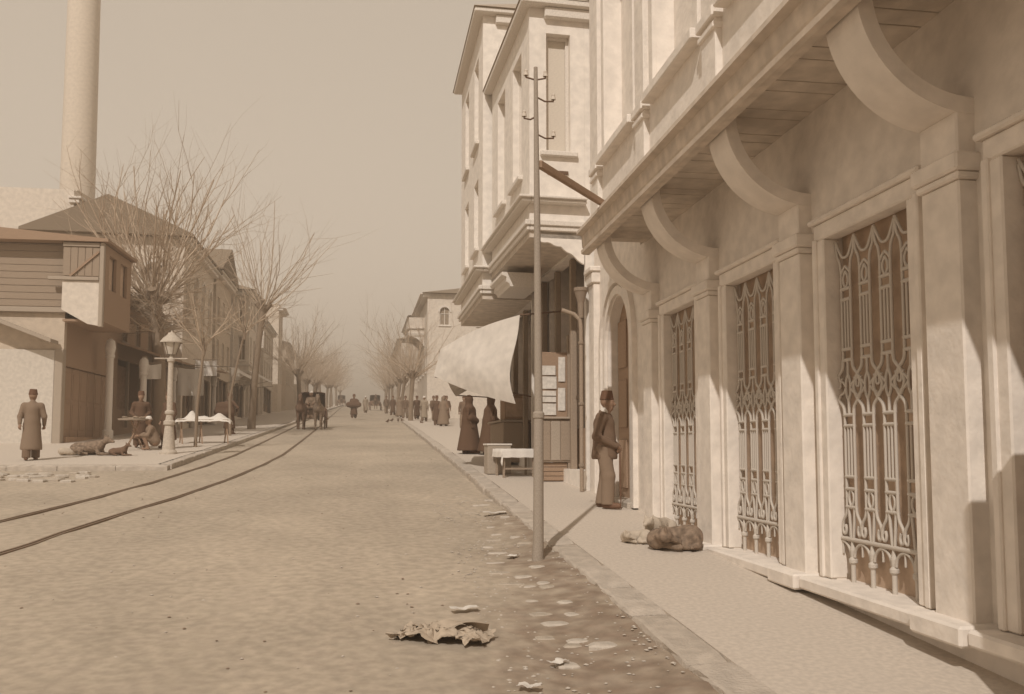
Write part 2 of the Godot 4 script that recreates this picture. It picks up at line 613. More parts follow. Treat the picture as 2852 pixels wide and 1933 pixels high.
func make_ground() -> void:
	# the land itself, one tilted sheet to the horizon
	var st := begin()
	var n := Vector3(0, 1, SLOPE).normalized()
	var xs := [-1500.0, -300.0, -80.0, 80.0, 300.0, 1500.0]
	var zs := [60.0, -20.0, -120.0, -250.0, -2000.0]
	for i in zs.size() - 1:
		for j in xs.size() - 1:
			quad(st, V(xs[j], gy(zs[i]) - 0.4, zs[i]), V(xs[j + 1], gy(zs[i]) - 0.4, zs[i]), V(xs[j + 1], gy(zs[i + 1]) - 0.4, zs[i + 1]), V(xs[j], gy(zs[i + 1]) - 0.4, zs[i + 1]), n)
	struct("ground", st, M.earth)

	# the road: packed earth, muddy along the gutter, uneven
	var fn := FastNoiseLite.new()
	fn.seed = 4
	fn.frequency = 0.5
	fn.fractal_octaves = 2
	var fb := FastNoiseLite.new()
	fb.seed = 11
	fb.frequency = 0.16
	fb.fractal_octaves = 4
	var fs := FastNoiseLite.new()
	fs.seed = 12
	fs.frequency = 2.2
	fs.fractal_octaves = 3
	var lx: Array = []
	var x := 2.6
	while x > -46.0:
		lx.append(x)
		x -= 0.07 if x > -1.5 else (0.14 if x > -7.0 else 0.9)
	var lz: Array = []
	var z := 3.0
	while z > -420.0:
		lz.append(z)
		z -= 0.075 if (z < -4.0 and z > -11.0) else (0.16 if z > -26.0 else maxf(0.35, -z * 0.02))
	st = begin()
	var pts: Array = []
	var cols: Array = []
	for zz: float in lz:
		var line := PackedVector3Array()
		var cl := PackedColorArray()
		for xx: float in lx:
			var near := clampf(1.0 - (-zz - 8.0) / 40.0, 0.15, 1.0)
			var h := (fn.get_noise_2d(xx * 1.0, zz * 1.0) * 0.014 + fs.get_noise_2d(xx, zz) * 0.0010) * near
			h += 0.03 * fs.get_noise_2d(xx * 1.3, zz * 1.3 + 30.0) * smoothstep(1.4, 2.0, xx) * near
			line.append(V(xx, road_y(xx, zz) + h, zz))
			# dust and mud: the wet, dirty strip beside the kerb widens towards the corner
			var edge := 0.30 + 1.15 * smoothstep(-5.0, -14.0, zz) + 0.45 * fb.get_noise_2d(xx * 2.5, zz * 2.5) + 0.25 * fs.get_noise_2d(xx * 0.8, zz * 0.8)
			var mud := smoothstep(-0.1, 0.9, xx - edge) * smoothstep(-17.0, -12.0, zz)
			mud *= clampf(0.72 + 0.8 * fs.get_noise_2d(xx * 1.7 + 9.0, zz * 1.7), 0.2, 1.0)
			var patch := fb.get_noise_2d(xx * 1.5, zz * 1.1) * 0.17 + fn.get_noise_2d(xx * 2.0 + 40.0, zz * 1.4) * 0.07 + fs.get_noise_2d(xx * 2.0, zz * 1.2) * 0.04
			var b := 1.0 + patch
			var c := Color(0.53 * b, 0.447 * b, 0.352 * b).lerp(Color(0.275, 0.20, 0.145), mud * 0.9)
			cl.append(c)
		pts.append(line)
		cols.append(cl)
	for i in pts.size() - 1:
		for j in lx.size() - 1:
			var zz: float = lz[i + 1]
			if zz < -23.5 and lx[j] < left_kerb_x(zz) - 1.2:
				continue
			var q := [[i, j], [i, j + 1], [i + 1, j + 1], [i, j], [i + 1, j + 1], [i + 1, j]]
			for e in q:
				var i0 := maxi(e[0] - 1, 0)
				var i1 := mini(e[0] + 1, pts.size() - 1)
				var j0 := maxi(e[1] - 1, 0)
				var j1 := mini(e[1] + 1, lx.size() - 1)
				var nn: Vector3 = (pts[e[0]][j0] - pts[e[0]][j1]).cross(pts[i0][e[1]] - pts[i1][e[1]]).normalized()
				if nn.y < 0:
					nn = -nn
				st.set_normal(nn)
				st.set_color(cols[e[0]][e[1]])
				st.add_vertex(pts[e[0]][e[1]])
	var road := struct("road", st, M.road)

	# two tram rails that swing off into the side street
	var ra := [V(-7.2, 0, -8.6), V(-4.9, 0, -10.2), V(-4.19, 0, -10.76), V(-4.11, 0, -11.89), V(-3.86, 0, -14.02), V(-3.60, 0, -15.89), V(-3.32, 0, -18.95), V(-3.14, 0, -23.13), V(-3.1, 0, -27.0), V(-3.3, 0, -34.0), V(-3.75, 0, -47.7), V(-5.0, 0, -80.0), V(-10.5, 0, -230.0)]
	ra[0] = V(-5.6, 0, -5.5)
	ra[1] = V(-4.62, 0, -8.6)
	for k in 2:
		var cv := Curve3D.new()
		for i in ra.size():
			var p: Vector3 = ra[i]
			if k == 1:
				p += V(-1.38, 0, 0.35)
			var tg = (ra[mini(i + 1, ra.size() - 1)] - ra[maxi(i - 1, 0)]) / 6.0
			cv.add_point(p, -tg, tg)
		var pk := cv.tessellate(4, 3.0)
		st = begin()
		for i in pk.size() - 1:
			var a := pk[i]
			var b := pk[i + 1]
			var side := (b - a).cross(Vector3.UP).normalized()
			for w in [[-0.048, -0.014, 0.022], [0.014, 0.044, 0.018]]:
				var a0 = a + side * w[0] + Vector3.UP * (gy(a.z) - 0.13 + w[2])
				var a1 = a + side * w[1] + Vector3.UP * (gy(a.z) - 0.13 + w[2])
				var b0 = b + side * w[0] + Vector3.UP * (gy(b.z) - 0.13 + w[2])
				var b1 = b + side * w[1] + Vector3.UP * (gy(b.z) - 0.13 + w[2])
				quad(st, a0, a1, b1, b0, Vector3.UP)
				for e in [[a0, b0, -side], [a1, b1, side]]:
					quad(st, e[0], e[1], e[1] - Vector3.UP * 0.05, e[0] - Vector3.UP * 0.05, e[2])
		part("rail", st, M.rail, road)

	# pale setts that surface through the mud along the gutter
	var spots := [V(1.50, 0, -15.6), V(1.52, 0, -14.9), V(1.52, 0, -14.1), V(1.50, 0, -13.3), V(1.50, 0, -12.5), V(1.46, 0, -11.9), V(1.44, 0, -11.3), V(1.42, 0, -10.8), V(1.40, 0, -10.3), V(1.38, 0, -9.9), V(1.36, 0, -9.3), V(1.34, 0, -8.95), V(1.36, 0, -8.6), V(1.38, 0, -8.3), V(1.36, 0, -8.05), V(1.36, 0, -7.5), V(1.36, 0, -7.25), V(1.38, 0, -7.0), V(1.38, 0, -6.75), V(1.36, 0, -6.35), V(1.34, 0, -6.15), V(1.30, 0, -5.75)]
	for i in spots.size():
		for k in 2:
			if k == 1 and i % 3 == 0:
				continue
			st = begin()
			var p: Vector3 = spots[i] + V(rng.randf_range(-0.14, 0.08) - 0.06 + k * 0.25, 0, rng.randf_range(-0.12, 0.12))
			p.y = road_y(p.x, p.z) - 0.022 + rng.randf_range(-0.004, 0.006)
			var sz := V(rng.randf_range(0.14, 0.30), 0.09, rng.randf_range(0.09, 0.19))
			var poly := PackedVector2Array()
			for q in 9:
				var an := TAU * q / 9.0
				var rr := rng.randf_range(0.8, 1.1)
				poly.append(Vector2(signf(cos(an)) * pow(absf(cos(an)), 0.6) * sz.x * 0.5 * rr, signf(sin(an)) * pow(absf(sin(an)), 0.6) * sz.z * 0.5 * rr))
			stone_slab(st, poly, p, 0.034, 0.014)
			part("cobble", st, M.cobble_a if rng.randf() < 0.6 else M.cobble_b, road)
	# loose paving at the mouth of the side street
	for i in 46:
		st = begin()
		var zc := rng.randf_range(-20.9, -18.4)
		var p := V(rng.randf_range(-9.2, -6.2), 0, zc)
		p.y = gy(p.z) - 0.15
		var poly := PackedVector2Array()
		for q in 7:
			var an := TAU * q / 7.0
			poly.append(Vector2(cos(an), sin(an)) * rng.randf_range(0.09, 0.17))
		stone_slab(st, poly, p, 0.07, 0.02)
		part("cobble", st, M.cobble_a if rng.randf() < 0.6 else M.cobble_b, road)

	# stones and clods strewn over the road, too small to tell apart
	var pm := begin()
	var ico := [V(0, 1, 0), V(0.9, 0.2, 0.3), V(-0.2, 0.3, 0.95), V(-0.95, 0.25, 0), V(-0.1, 0.2, -0.9), V(0.7, 0.1, -0.6), V(0, -0.6, 0)]
	var fc := [[0, 1, 2], [0, 2, 3], [0, 3, 4], [0, 4, 5], [0, 5, 1], [6, 1, 2], [6, 2, 3], [6, 3, 4], [6, 4, 5], [6, 5, 1]]
	for f in fc:
		tri(pm, ico[f[0]], ico[f[1]], ico[f[2]], ico[f[0]] + ico[f[1]] + ico[f[2]])
	var pmesh := pm.commit()
	for kind in 2:
		var mm := MultiMesh.new()
		mm.transform_format = MultiMesh.TRANSFORM_3D
		mm.mesh = pmesh
		var count := 1500 if kind == 0 else 260
		mm.instance_count = count
		for i in count:
			var zz := -3.8 - pow(rng.randf(), 1.6) * 24.0
			var xx := rng.randf_range(-6.5, 1.75)
			if kind == 0 and rng.randf() < 0.65:
				xx = minf(1.85, 0.75 + absf(rng.randfn(0.5, 0.45)))
				zz = -4.2 - rng.randf() * 11.0
			var r := rng.randf_range(0.006, 0.022) if kind == 0 else rng.randf_range(0.006, 0.022)
			var bs := Basis(Vector3.UP, rng.randf() * TAU).scaled(V(r, r * rng.randf_range(0.3, 0.6), r))
			mm.set_instance_transform(i, Transform3D(bs, V(xx, road_y(xx, zz), zz)))
		var mi := MultiMeshInstance3D.new()
		mi.multimesh = mm
		mi.material_override = M.cobble_a if kind == 0 else M.fur_brown
		mi.name = numbered("gravel" if kind == 0 else "dung_crumbs")
		mi.set_meta("kind", "stuff")
		tag(mi, "pale small stones scattered along the muddy gutter" if kind == 0 else "dark crumbs of dung and earth over the road", "gravel" if kind == 0 else "dirt")
		add_child(mi)

	# pavement beside the stone building, with its own kerb stones
	st = begin()
	var zs2: Array = []
	z = 3.0
	while z > -130.0:
		zs2.append(z)
		z -= 0.5 if z > -24.0 else 4.0
	for i in zs2.size() - 1:
		var z0: float = zs2[i]
		var z1: float = zs2[i + 1]
		var a := V(kerb_x(z0) + 0.30, gy(z0), z0)
		var b := V(kerb_x(z1) + 0.30, gy(z1), z1)
		var w0 := 7.0 if z0 > -24.0 else 14.0
		var c := V(w0, gy(z1), z1)
		var d := V(w0, gy(z0), z0)
		quad(st, a, b, c, d, Vector3.UP)
		quad(st, a, b, b - Vector3.UP * 0.3, a - Vector3.UP * 0.3, Vector3.LEFT)
	var pav := struct("pavement", st, M.pavement)
	z = 2.0
	var kn := 0
	while z > -62.0:
		var ln := rng.randf_range(0.85, 1.35)
		var zc := z - ln * 0.5
		st = begin()
		var yaw := atan2(kerb_x(z) - kerb_x(z - ln), ln)
		var bs := Basis(Vector3.UP, yaw) * Basis(Vector3.RIGHT, atan(SLOPE))
		var jx := rng.randf_range(-0.018, 0.018)
		kerb_stone(st, Transform3D(bs, V(kerb_x(zc) + 0.15 + jx, gy(zc) - 0.125 + rng.randf_range(-0.006, 0.004), zc)), V(0.30, 0.26, ln - 0.014))
		part("kerb_stone", st, M.kerb_a if kn % 3 != 1 else M.kerb_b, pav)
		z -= ln
		kn += 1

	# the pavement across the street ends at the side street
	st = begin()
	zs2 = [-21.9]
	z = -22.6
	while z > -200.0:
		zs2.append(z)
		z -= 1.0 if z > -40.0 else 5.0
	for i in zs2.size() - 1:
		var z0: float = zs2[i]
		var z1: float = zs2[i + 1]
		var a := V(left_kerb_x(z0) - 0.30, gy(z0), z0)
		var b := V(left_kerb_x(z1) - 0.30, gy(z1), z1)
		quad(st, a, b, V(-40.0, gy(z1), z1), V(-40.0, gy(z0), z0), Vector3.UP)
	quad(st, V(-5.4, gy(-21.9), -21.9), V(-40, gy(-21.9), -21.9), V(-40, gy(-21.9) - 0.4, -21.9), V(-5.4, gy(-21.9) - 0.4, -21.9), Vector3.BACK)
	var pav2 := struct("pavement", st, M.pavement)
	z = -22.0
	kn = 0
	while z > -85.0:
		var ln := rng.randf_range(0.9, 1.5)
		var zc := z - ln * 0.5
		st = begin()
		var yaw := atan2(left_kerb_x(z) - left_kerb_x(z - ln), ln)
		kerb_stone(st, Transform3D(Basis(Vector3.UP, yaw) * Basis(Vector3.RIGHT, atan(SLOPE)), V(left_kerb_x(zc) - 0.15, gy(zc) - 0.125, zc)), V(0.30, 0.26, ln - 0.014))
		part("kerb_stone", st, M.kerb_b if kn % 3 else M.kerb_a, pav2)
		z -= ln
		kn += 1
	var xk := -5.15
	while xk > -22.0:
		var ln := rng.randf_range(0.9, 1.4)
		st = begin()
		kerb_stone(st, Transform3D(Basis(Vector3.UP, PI * 0.5), V(xk - ln * 0.5, gy(-21.75) - 0.125 + rng.randf_range(-0.01, 0.005), -21.75)), V(0.30, 0.26, ln - 0.014))
		part("kerb_stone", st, M.kerb_a if kn % 2 else M.kerb_b, pav2)
		xk -= ln
		kn += 1

# a worn kerb block: chamfered, its edges nicked
func kerb_stone(st: SurfaceTool, xf: Transform3D, size: Vector3) -> void:
	var h := size * 0.5
	var n := 9
	var rows: Array = []
	var prof := [Vector2(-1, -1), Vector2(-1, 0.72), Vector2(-0.93, 0.93), Vector2(-0.78, 1.0), Vector2(0.9, 1.0), Vector2(1.0, 0.9), Vector2(1.0, -1)]
	for i in n:
		var t := -h.z + size.z * i / (n - 1)
		var line := PackedVector3Array()
		var endr := 0.02 if (i == 0 or i == n - 1) else 0.0
		for k in prof.size():
			var p: Vector2 = prof[k]
			var q := V(p.x * h.x, p.y * h.y - (endr if p.y > 0 else 0.0), t)
			if k in [1, 2, 3]:
				q.x += rng.randf_range(-0.004, 0.016)
				q.y += rng.randf_range(-0.014, 0.002)
			line.append(xf * q)
		rows.append(line)
	for i in n - 1:
		for k in prof.size() - 1:
			var e: Vector2 = prof[k + 1] - prof[k]
			quad(st, rows[i][k], rows[i + 1][k], rows[i + 1][k + 1], rows[i][k + 1], xf.basis * V(-e.y * h.y, e.x * h.x, 0))
	for s in [0, n - 1]:
		for k in range(1, prof.size() - 1):
			tri(st, rows[s][0], rows[s][k], rows[s][k + 1], xf.basis.z * (-1.0 if s == 0 else 1.0))

# a flat stone with a rounded rim
func stone_slab(st: SurfaceTool, poly: PackedVector2Array, p: Vector3, hgt: float, rim: float) -> void:
	var n := poly.size()
	var top := p + Vector3.UP * hgt
	for i in n:
		var a := poly[i]
		var b := poly[(i + 1) % n]
		var a0 := p + V(a.x, -0.03, a.y)
		var b0 := p + V(b.x, -0.03, b.y)
		var a1 := p + V(a.x, hgt - rim, a.y)
		var b1 := p + V(b.x, hgt - rim, b.y)
		var a2 := p + V(a.x * 0.78, hgt - rim * 0.2, a.y * 0.78)
		var b2 := p + V(b.x * 0.78, hgt - rim * 0.2, b.y * 0.78)
		var o := V(a.x + b.x, 0, a.y + b.y)
		quad(st, a0, b0, b1, a1, o)
		quad(st, a1, b1, b2, a2, o.normalized() + Vector3.UP)
		tri(st, a2, b2, top, Vector3.UP)

# ---------------------------------------------------------------- the stone building with the grilles
func wpart(called: String, st: SurfaceTool, m: Material, root: Node3D, parent: Node = null) -> MeshInstance3D:
	var o := part(called, st, m, parent if parent else root)
	o.position = -root.position
	return o

func stone_building() -> void:
	var b := thing("stone_building", "cream stone building with grilled windows and an upper storey on curved brackets", "building", V(3.75, 0.28, -6.0))
	var U := Vector3.FORWARD
	var N := Vector3.LEFT
	var zs := 1.55                     # near end of the facade
	var pil: Array = []                # near edges of the pilasters
	for i in 6:
		pil.append(-0.62 - 2.17 * i)
	var pw := 0.39
	# lower wall with its window openings
	var holes: Array = []
	var mids: Array = []
	for i in 5:
		var c: float = (pil[i] - pw + pil[i + 1]) * 0.5
		mids.append(c)
		holes.append(Rect2(zs - (c + 0.605), 0.50, 1.21, 2.96))
	var st := begin()
	panel(st, V(3.75, 0.0, zs), U, N, zs + 12.35, 4.66, holes, 0.45)
	wpart("lower_wall", st, M.stone, b)
	# wall round the doorway: it carries on to the top, set back from the upper storey
	st = begin()
	var c := 13.62
	var r := 0.72
	var poly := PackedVector2Array([Vector2(12.35, 0.1), Vector2(12.35, 10.2), Vector2(15.25, 10.2), Vector2(15.25, 0.1), Vector2(c + r, 0.1), Vector2(c + r, 3.30)])
	for i in range(1, 16):
		var an := PI * i / 16.0
		poly.append(Vector2(c + r * cos(an), 3.30 + 0.80 * sin(an)))
	poly.append(Vector2(c - r, 3.30))
	poly.append(Vector2(c - r, 0.1))
	prism(st, poly, V(3.75, 0, 0), V(0, 0, -1), V(0, 1, 0), V(1, 0, 0), 0.5)
	wpart("door_wall", st, M.stone, b)
	# arch moulding and door
	var dr := holder("door", b)
	st = begin()
	for k in 2:
		var rr := r + 0.03 + 0.17 * k
		var ro := rr + 0.12
		var xk := 3.70 - 0.03 * k
		var pv: Array = []
		for i in 17:
			var an := PI * i / 16.0
			pv.append([V(xk, 3.30 + (rr / r) * 0.80 * sin(an), -(c + rr * cos(an))), V(xk, 3.30 + (ro / r) * 0.80 * sin(an), -(c + ro * cos(an)))])
		pv.push_front([V(xk, 0.72, -(c + rr)), V(xk, 0.72, -(c + ro))])
		pv.push_back([V(xk, 0.72, -(c - rr)), V(xk, 0.72, -(c - ro))])
		for i in pv.size() - 1:
			var a0: Vector3 = pv[i][0]
			var a1: Vector3 = pv[i][1]
			var b0: Vector3 = pv[i + 1][0]
			var b1: Vector3 = pv[i + 1][1]
			var dx := V(0.06 + 0.03 * k, 0, 0)
			quad(st, a0, a1, b1, b0, N)
			quad(st, a0, b0, b0 + dx, a0 + dx, V(0, 2.5, -c) - a0)
			quad(st, a1, b1, b1 + dx, a1 + dx, a1 - V(0, 2.5, -c))
	wpart("door_frame", st, M.stone, b, dr)
	for s in [-1, 1]:
		st = begin()
		var z0: float = -c + s * 0.36
		bx(st, V(3.93, 0.74, z0 - 0.35), V(3.99, 4.15, z0 + 0.35), 0.01)
		for k in 3:
			bx(st, V(3.90, 0.95 + k * 1.0, z0 - 0.24), V(3.935, 1.75 + k * 1.0, z0 + 0.24), 0.02)
		wpart("door_leaf", st, M.timber_dark, b, dr)
	st = begin()
	bx(st, V(3.62, 0.55, -c - 0.9), V(4.5, 0.80, -c + 0.9), 0.02)
	wpart("doorstep", st, M.kerb_a, b, dr)
	# pilasters
	for i in 6:
		var z0: float = pil[i]
		var pn := holder("pilaster", b)
		st = begin()
		bx(st, V(3.62, 0.50, z0 - pw), V(3.80, 3.37, z0), 0.012)
		wpart("shaft", st, M.stone, b, pn)
		st = begin()
		bx(st, V(3.595, 3.37, z0 - pw - 0.025), V(3.80, 3.42, z0 + 0.025), 0.012)
		bx(st, V(3.57, 3.42, z0 - pw - 0.05), V(3.80, 3.54, z0 + 0.05), 0.015)
		bx(st, V(3.62, 3.54, z0 - pw), V(3.80, 3.82, z0), 0.012)
		wpart("capital", st, M.stone, b, pn)
	var pe := holder("pilaster", b)
	st = begin()
	bx(st, V(3.64, 0.75, -15.24), V(3.80, 4.55, -14.86), 0.012)
	wpart("shaft", st, M.stone, b, pe)
	st = begin()
	bx(st, V(3.60, 4.55, -15.27), V(3.80, 4.75, -14.82), 0.02)
	bx(st, V(3.56, 4.75, -15.30), V(3.80, 4.85, -14.79), 0.02)
	wpart("capital", st, M.stone, b, pe)
	# ledge stones under windows and pilasters, and the base behind their shadow
	st = begin()
	bx(st, V(3.70, -0.3, -12.9), V(4.15, 0.47, zs))
	wpart("base", st, M.stone, b)
	for i in 6:
		var z0: float = pil[i]
		st = begin()
		bx(st, V(3.47, 0.42, z0 - pw - 0.07), V(3.95, 0.555, z0 + 0.07), 0.018)
		wpart("ledge_stone", st, M.stone, b)
		if i < 5:
			st = begin()
			bx(st, V(3.51, 0.435, pil[i + 1] + 0.073), V(3.95, 0.540, z0 - pw - 0.073), 0.018)
			wpart("ledge_stone", st, M.stone, b)
	# windows: stone surround, iron grille, dark glass behind
	var col := grille_column_mesh()
	var arch := grille_arch_mesh()
	var surround := begin()
	for s in [-1, 1]:
		var z0 = 0.595 * s
		bx(surround, V(-0.055, 0.545, z0 if s > 0 else z0 - 0.165), V(0.10, 3.43, z0 + 0.165 if s > 0 else z0), 0.012)
		bx(surround, V(-0.075, 0.545, z0 + 0.10 * s if s > 0 else z0 - 0.165), V(0.05, 3.445, z0 + 0.165 if s > 0 else z0 - 0.10), 0.01)
	bx(surround, V(-0.055, 3.43, -0.76), V(0.10, 3.575, 0.76), 0.012)
	bx(surround, V(-0.095, 3.575, -0.80), V(0.06, 3.625, 0.80), 0.015)
	var smesh := surround.commit()
	for i in 5:
		var w := holder("window", b)
		w.position = V(3.75, 0, mids[i]) - b.position
		var so := MeshInstance3D.new()
		so.mesh = smesh
		so.material_override = M.stone
		so.name = "surround"
		w.add_child(so, true)
		st = begin()
		bx(st, V(0.13, 0.505, -0.602), V(0.16, 3.45, 0.602))
		part("pane", st, M.glass, w)
		st = begin()
		tube(st, [V(0.055, 0.885, -0.59), V(0.055, 0.885, 0.59)], [0.019, 0.019], 8)
		part("cross_bar", st, M.grille, w)
		if i == 1:
			# guessed shutter leaf added out of view, square to the wall, shading the pilaster
			st = begin()
			bx(st, V(-0.76, 0.58, 0.602), V(-0.08, 2.82, 0.640), 0.008)
			for y in [0.8, 1.7, 2.6]:
				bx(st, V(-0.74, y, 0.592), V(-0.10, y + 0.07, 0.601), 0.004)
			part("shutter", st, M.timber_dark, w)
		for k in 4:
			var zc := 0.435 - 0.29 * k
			var g := MeshInstance3D.new()
			g.mesh = col
			g.material_override = M.grille
			g.name = "grille_bar"
			w.add_child(g, true)
			g.position = V(0.055, 0, zc)
			var g2 := MeshInstance3D.new()
			g2.mesh = arch
			g2.material_override = M.grille
			g2.name = "grille_arch"
			w.add_child(g2, true)
			g2.position = V(0.055, 0, zc)
	# soffit, fascia and brackets
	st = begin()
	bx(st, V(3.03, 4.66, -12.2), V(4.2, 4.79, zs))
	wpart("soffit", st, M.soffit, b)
	# boards of the soffit, laid from the fascia to the wall
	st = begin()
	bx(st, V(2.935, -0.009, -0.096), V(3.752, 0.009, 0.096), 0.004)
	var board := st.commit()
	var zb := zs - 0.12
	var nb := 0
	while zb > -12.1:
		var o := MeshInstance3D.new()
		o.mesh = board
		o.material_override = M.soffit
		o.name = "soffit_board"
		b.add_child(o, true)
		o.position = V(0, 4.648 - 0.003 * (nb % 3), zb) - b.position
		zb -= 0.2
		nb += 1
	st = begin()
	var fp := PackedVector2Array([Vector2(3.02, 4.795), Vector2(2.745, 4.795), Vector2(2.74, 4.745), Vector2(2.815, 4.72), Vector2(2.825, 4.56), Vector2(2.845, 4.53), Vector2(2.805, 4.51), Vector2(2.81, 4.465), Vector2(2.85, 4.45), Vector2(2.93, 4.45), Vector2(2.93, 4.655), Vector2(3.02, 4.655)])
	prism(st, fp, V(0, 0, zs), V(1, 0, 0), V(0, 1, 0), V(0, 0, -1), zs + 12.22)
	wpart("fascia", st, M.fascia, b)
	var bp := PackedVector2Array([Vector2(3.055, 4.62), Vector2(2.945, 4.62)])
	for i in 19:
		var t := PI * 0.5 * i / 18.0
		bp.append(Vector2(3.75 - 0.805 * cos(t), 4.60 - 0.80 * sin(t)))
	for i in 19:
		var t := PI * 0.5 * (18 - i) / 18.0
		bp.append(Vector2(3.75 - 0.695 * cos(t), 4.60 - 0.69 * sin(t)))
	for i in 6:
		st = begin()
		prism(st, bp, V(0, 0, pil[i] + 0.005), V(1, 0, 0), V(0, 1, 0), V(0, 0, -1), pw + 0.01)
		wpart("bracket", st, M.stone, b)
	# upper storey
	holes = []
	for i in 5:
		holes.append(Rect2(zs - (mids[i] + 0.62), 5.66 - 4.80, 1.24, 2.75))
	st = begin()
	panel(st, V(2.95, 4.80, zs), U, N, zs + 12.2, 5.4, holes, 0.35)
	wpart("upper_wall", st, M.stone_upper, b)
	for i in 6:
		var z0: float = pil[i]
		st = begin()
		bx(st, V(2.885, 4.81, z0 - pw + 0.02), V(2.96, 10.15, z0 - 0.02), 0.01)
		bx(st, V(2.855, 5.40, z0 - pw), V(2.96, 5.46, z0), 0.01)
		bx(st, V(2.84, 5.50, z0 - pw - 0.01), V(2.96, 5.60, z0 + 0.01), 0.01)
		wpart("upper_pilaster", st, M.stone_upper, b)
	for i in 5:
		var w := holder("upper_window", b)
		st = begin()
		bx(st, V(2.82, 5.52, mids[i] - 0.80), V(3.05, 5.63, mids[i] + 0.80), 0.012)
		wpart("sill", st, M.stone_upper, b, w)
		st = begin()
		for s in [-1, 1]:
			bx(st, V(2.905, 5.64, mids[i] + s * 0.70 - 0.075), V(2.97, 8.55, mids[i] + s * 0.70 + 0.075), 0.01)
		bx(st, V(2.905, 8.40, mids[i] - 0.62), V(2.97, 8.55, mids[i] + 0.62), 0.01)
		wpart("surround", st, M.stone_upper, b, w)
		st = begin()
		bx(st, V(3.16, 5.6, mids[i] - 0.64), V(3.19, 8.45, mids[i] + 0.64))
		wpart("pane", st, M.stone_upper, b, w)
	st = begin()
	bx(st, V(2.70, 10.2, -12.45), V(4.3, 10.5, zs), 0.03)
	bx(st, V(3.55, 10.2, -15.4), V(4.3, 10.5, -12.46), 0.03)
	wpart("cornice", st, M.stone_upper, b)
	# the far end wall of the upper storey, the back and the roof
	st = begin()
	bx(st, V(3.31, 4.82, -12.19), V(9.0, 10.2, -11.9))
	bx(st, V(4.3, 0.0, -15.25), V(9.0, 10.2, -14.9))
	bx(st, V(8.7, 0.0, -14.89), V(9.0, 10.2, zs))
	bx(st, V(4.25, 0.0, zs - 0.3), V(8.69, 10.2, zs))
	wpart("end_wall", st, M.plaster_b, b)
	st = begin()
	bx(st, V(4.31, 10.2, -15.3), V(9.1, 10.4, zs))
	wpart("roof", st, M.tile, b)

func strip(st: SurfaceTool, pts: Array, r: float) -> void:
	var p3: Array = []
	var rr: Array = []
	for p: Vector2 in pts:
		p3.append(V(0, p.y, -p.x))
		rr.append(r)
	tube(st, p3, rr, 6)

func curve2(pts: Array, n := 4) -> Array:
	var out: Array = []
	for i in pts.size() - 1:
		var p0: Vector2 = pts[maxi(i - 1, 0)]
		var p1: Vector2 = pts[i]
		var p2: Vector2 = pts[i + 1]
		var p3: Vector2 = pts[mini(i + 2, pts.size() - 1)]
		for k in n:
			out.append(p1.cubic_interpolate(p2, p0, p3, float(k) / n))
	out.append(pts[-1])
	return out

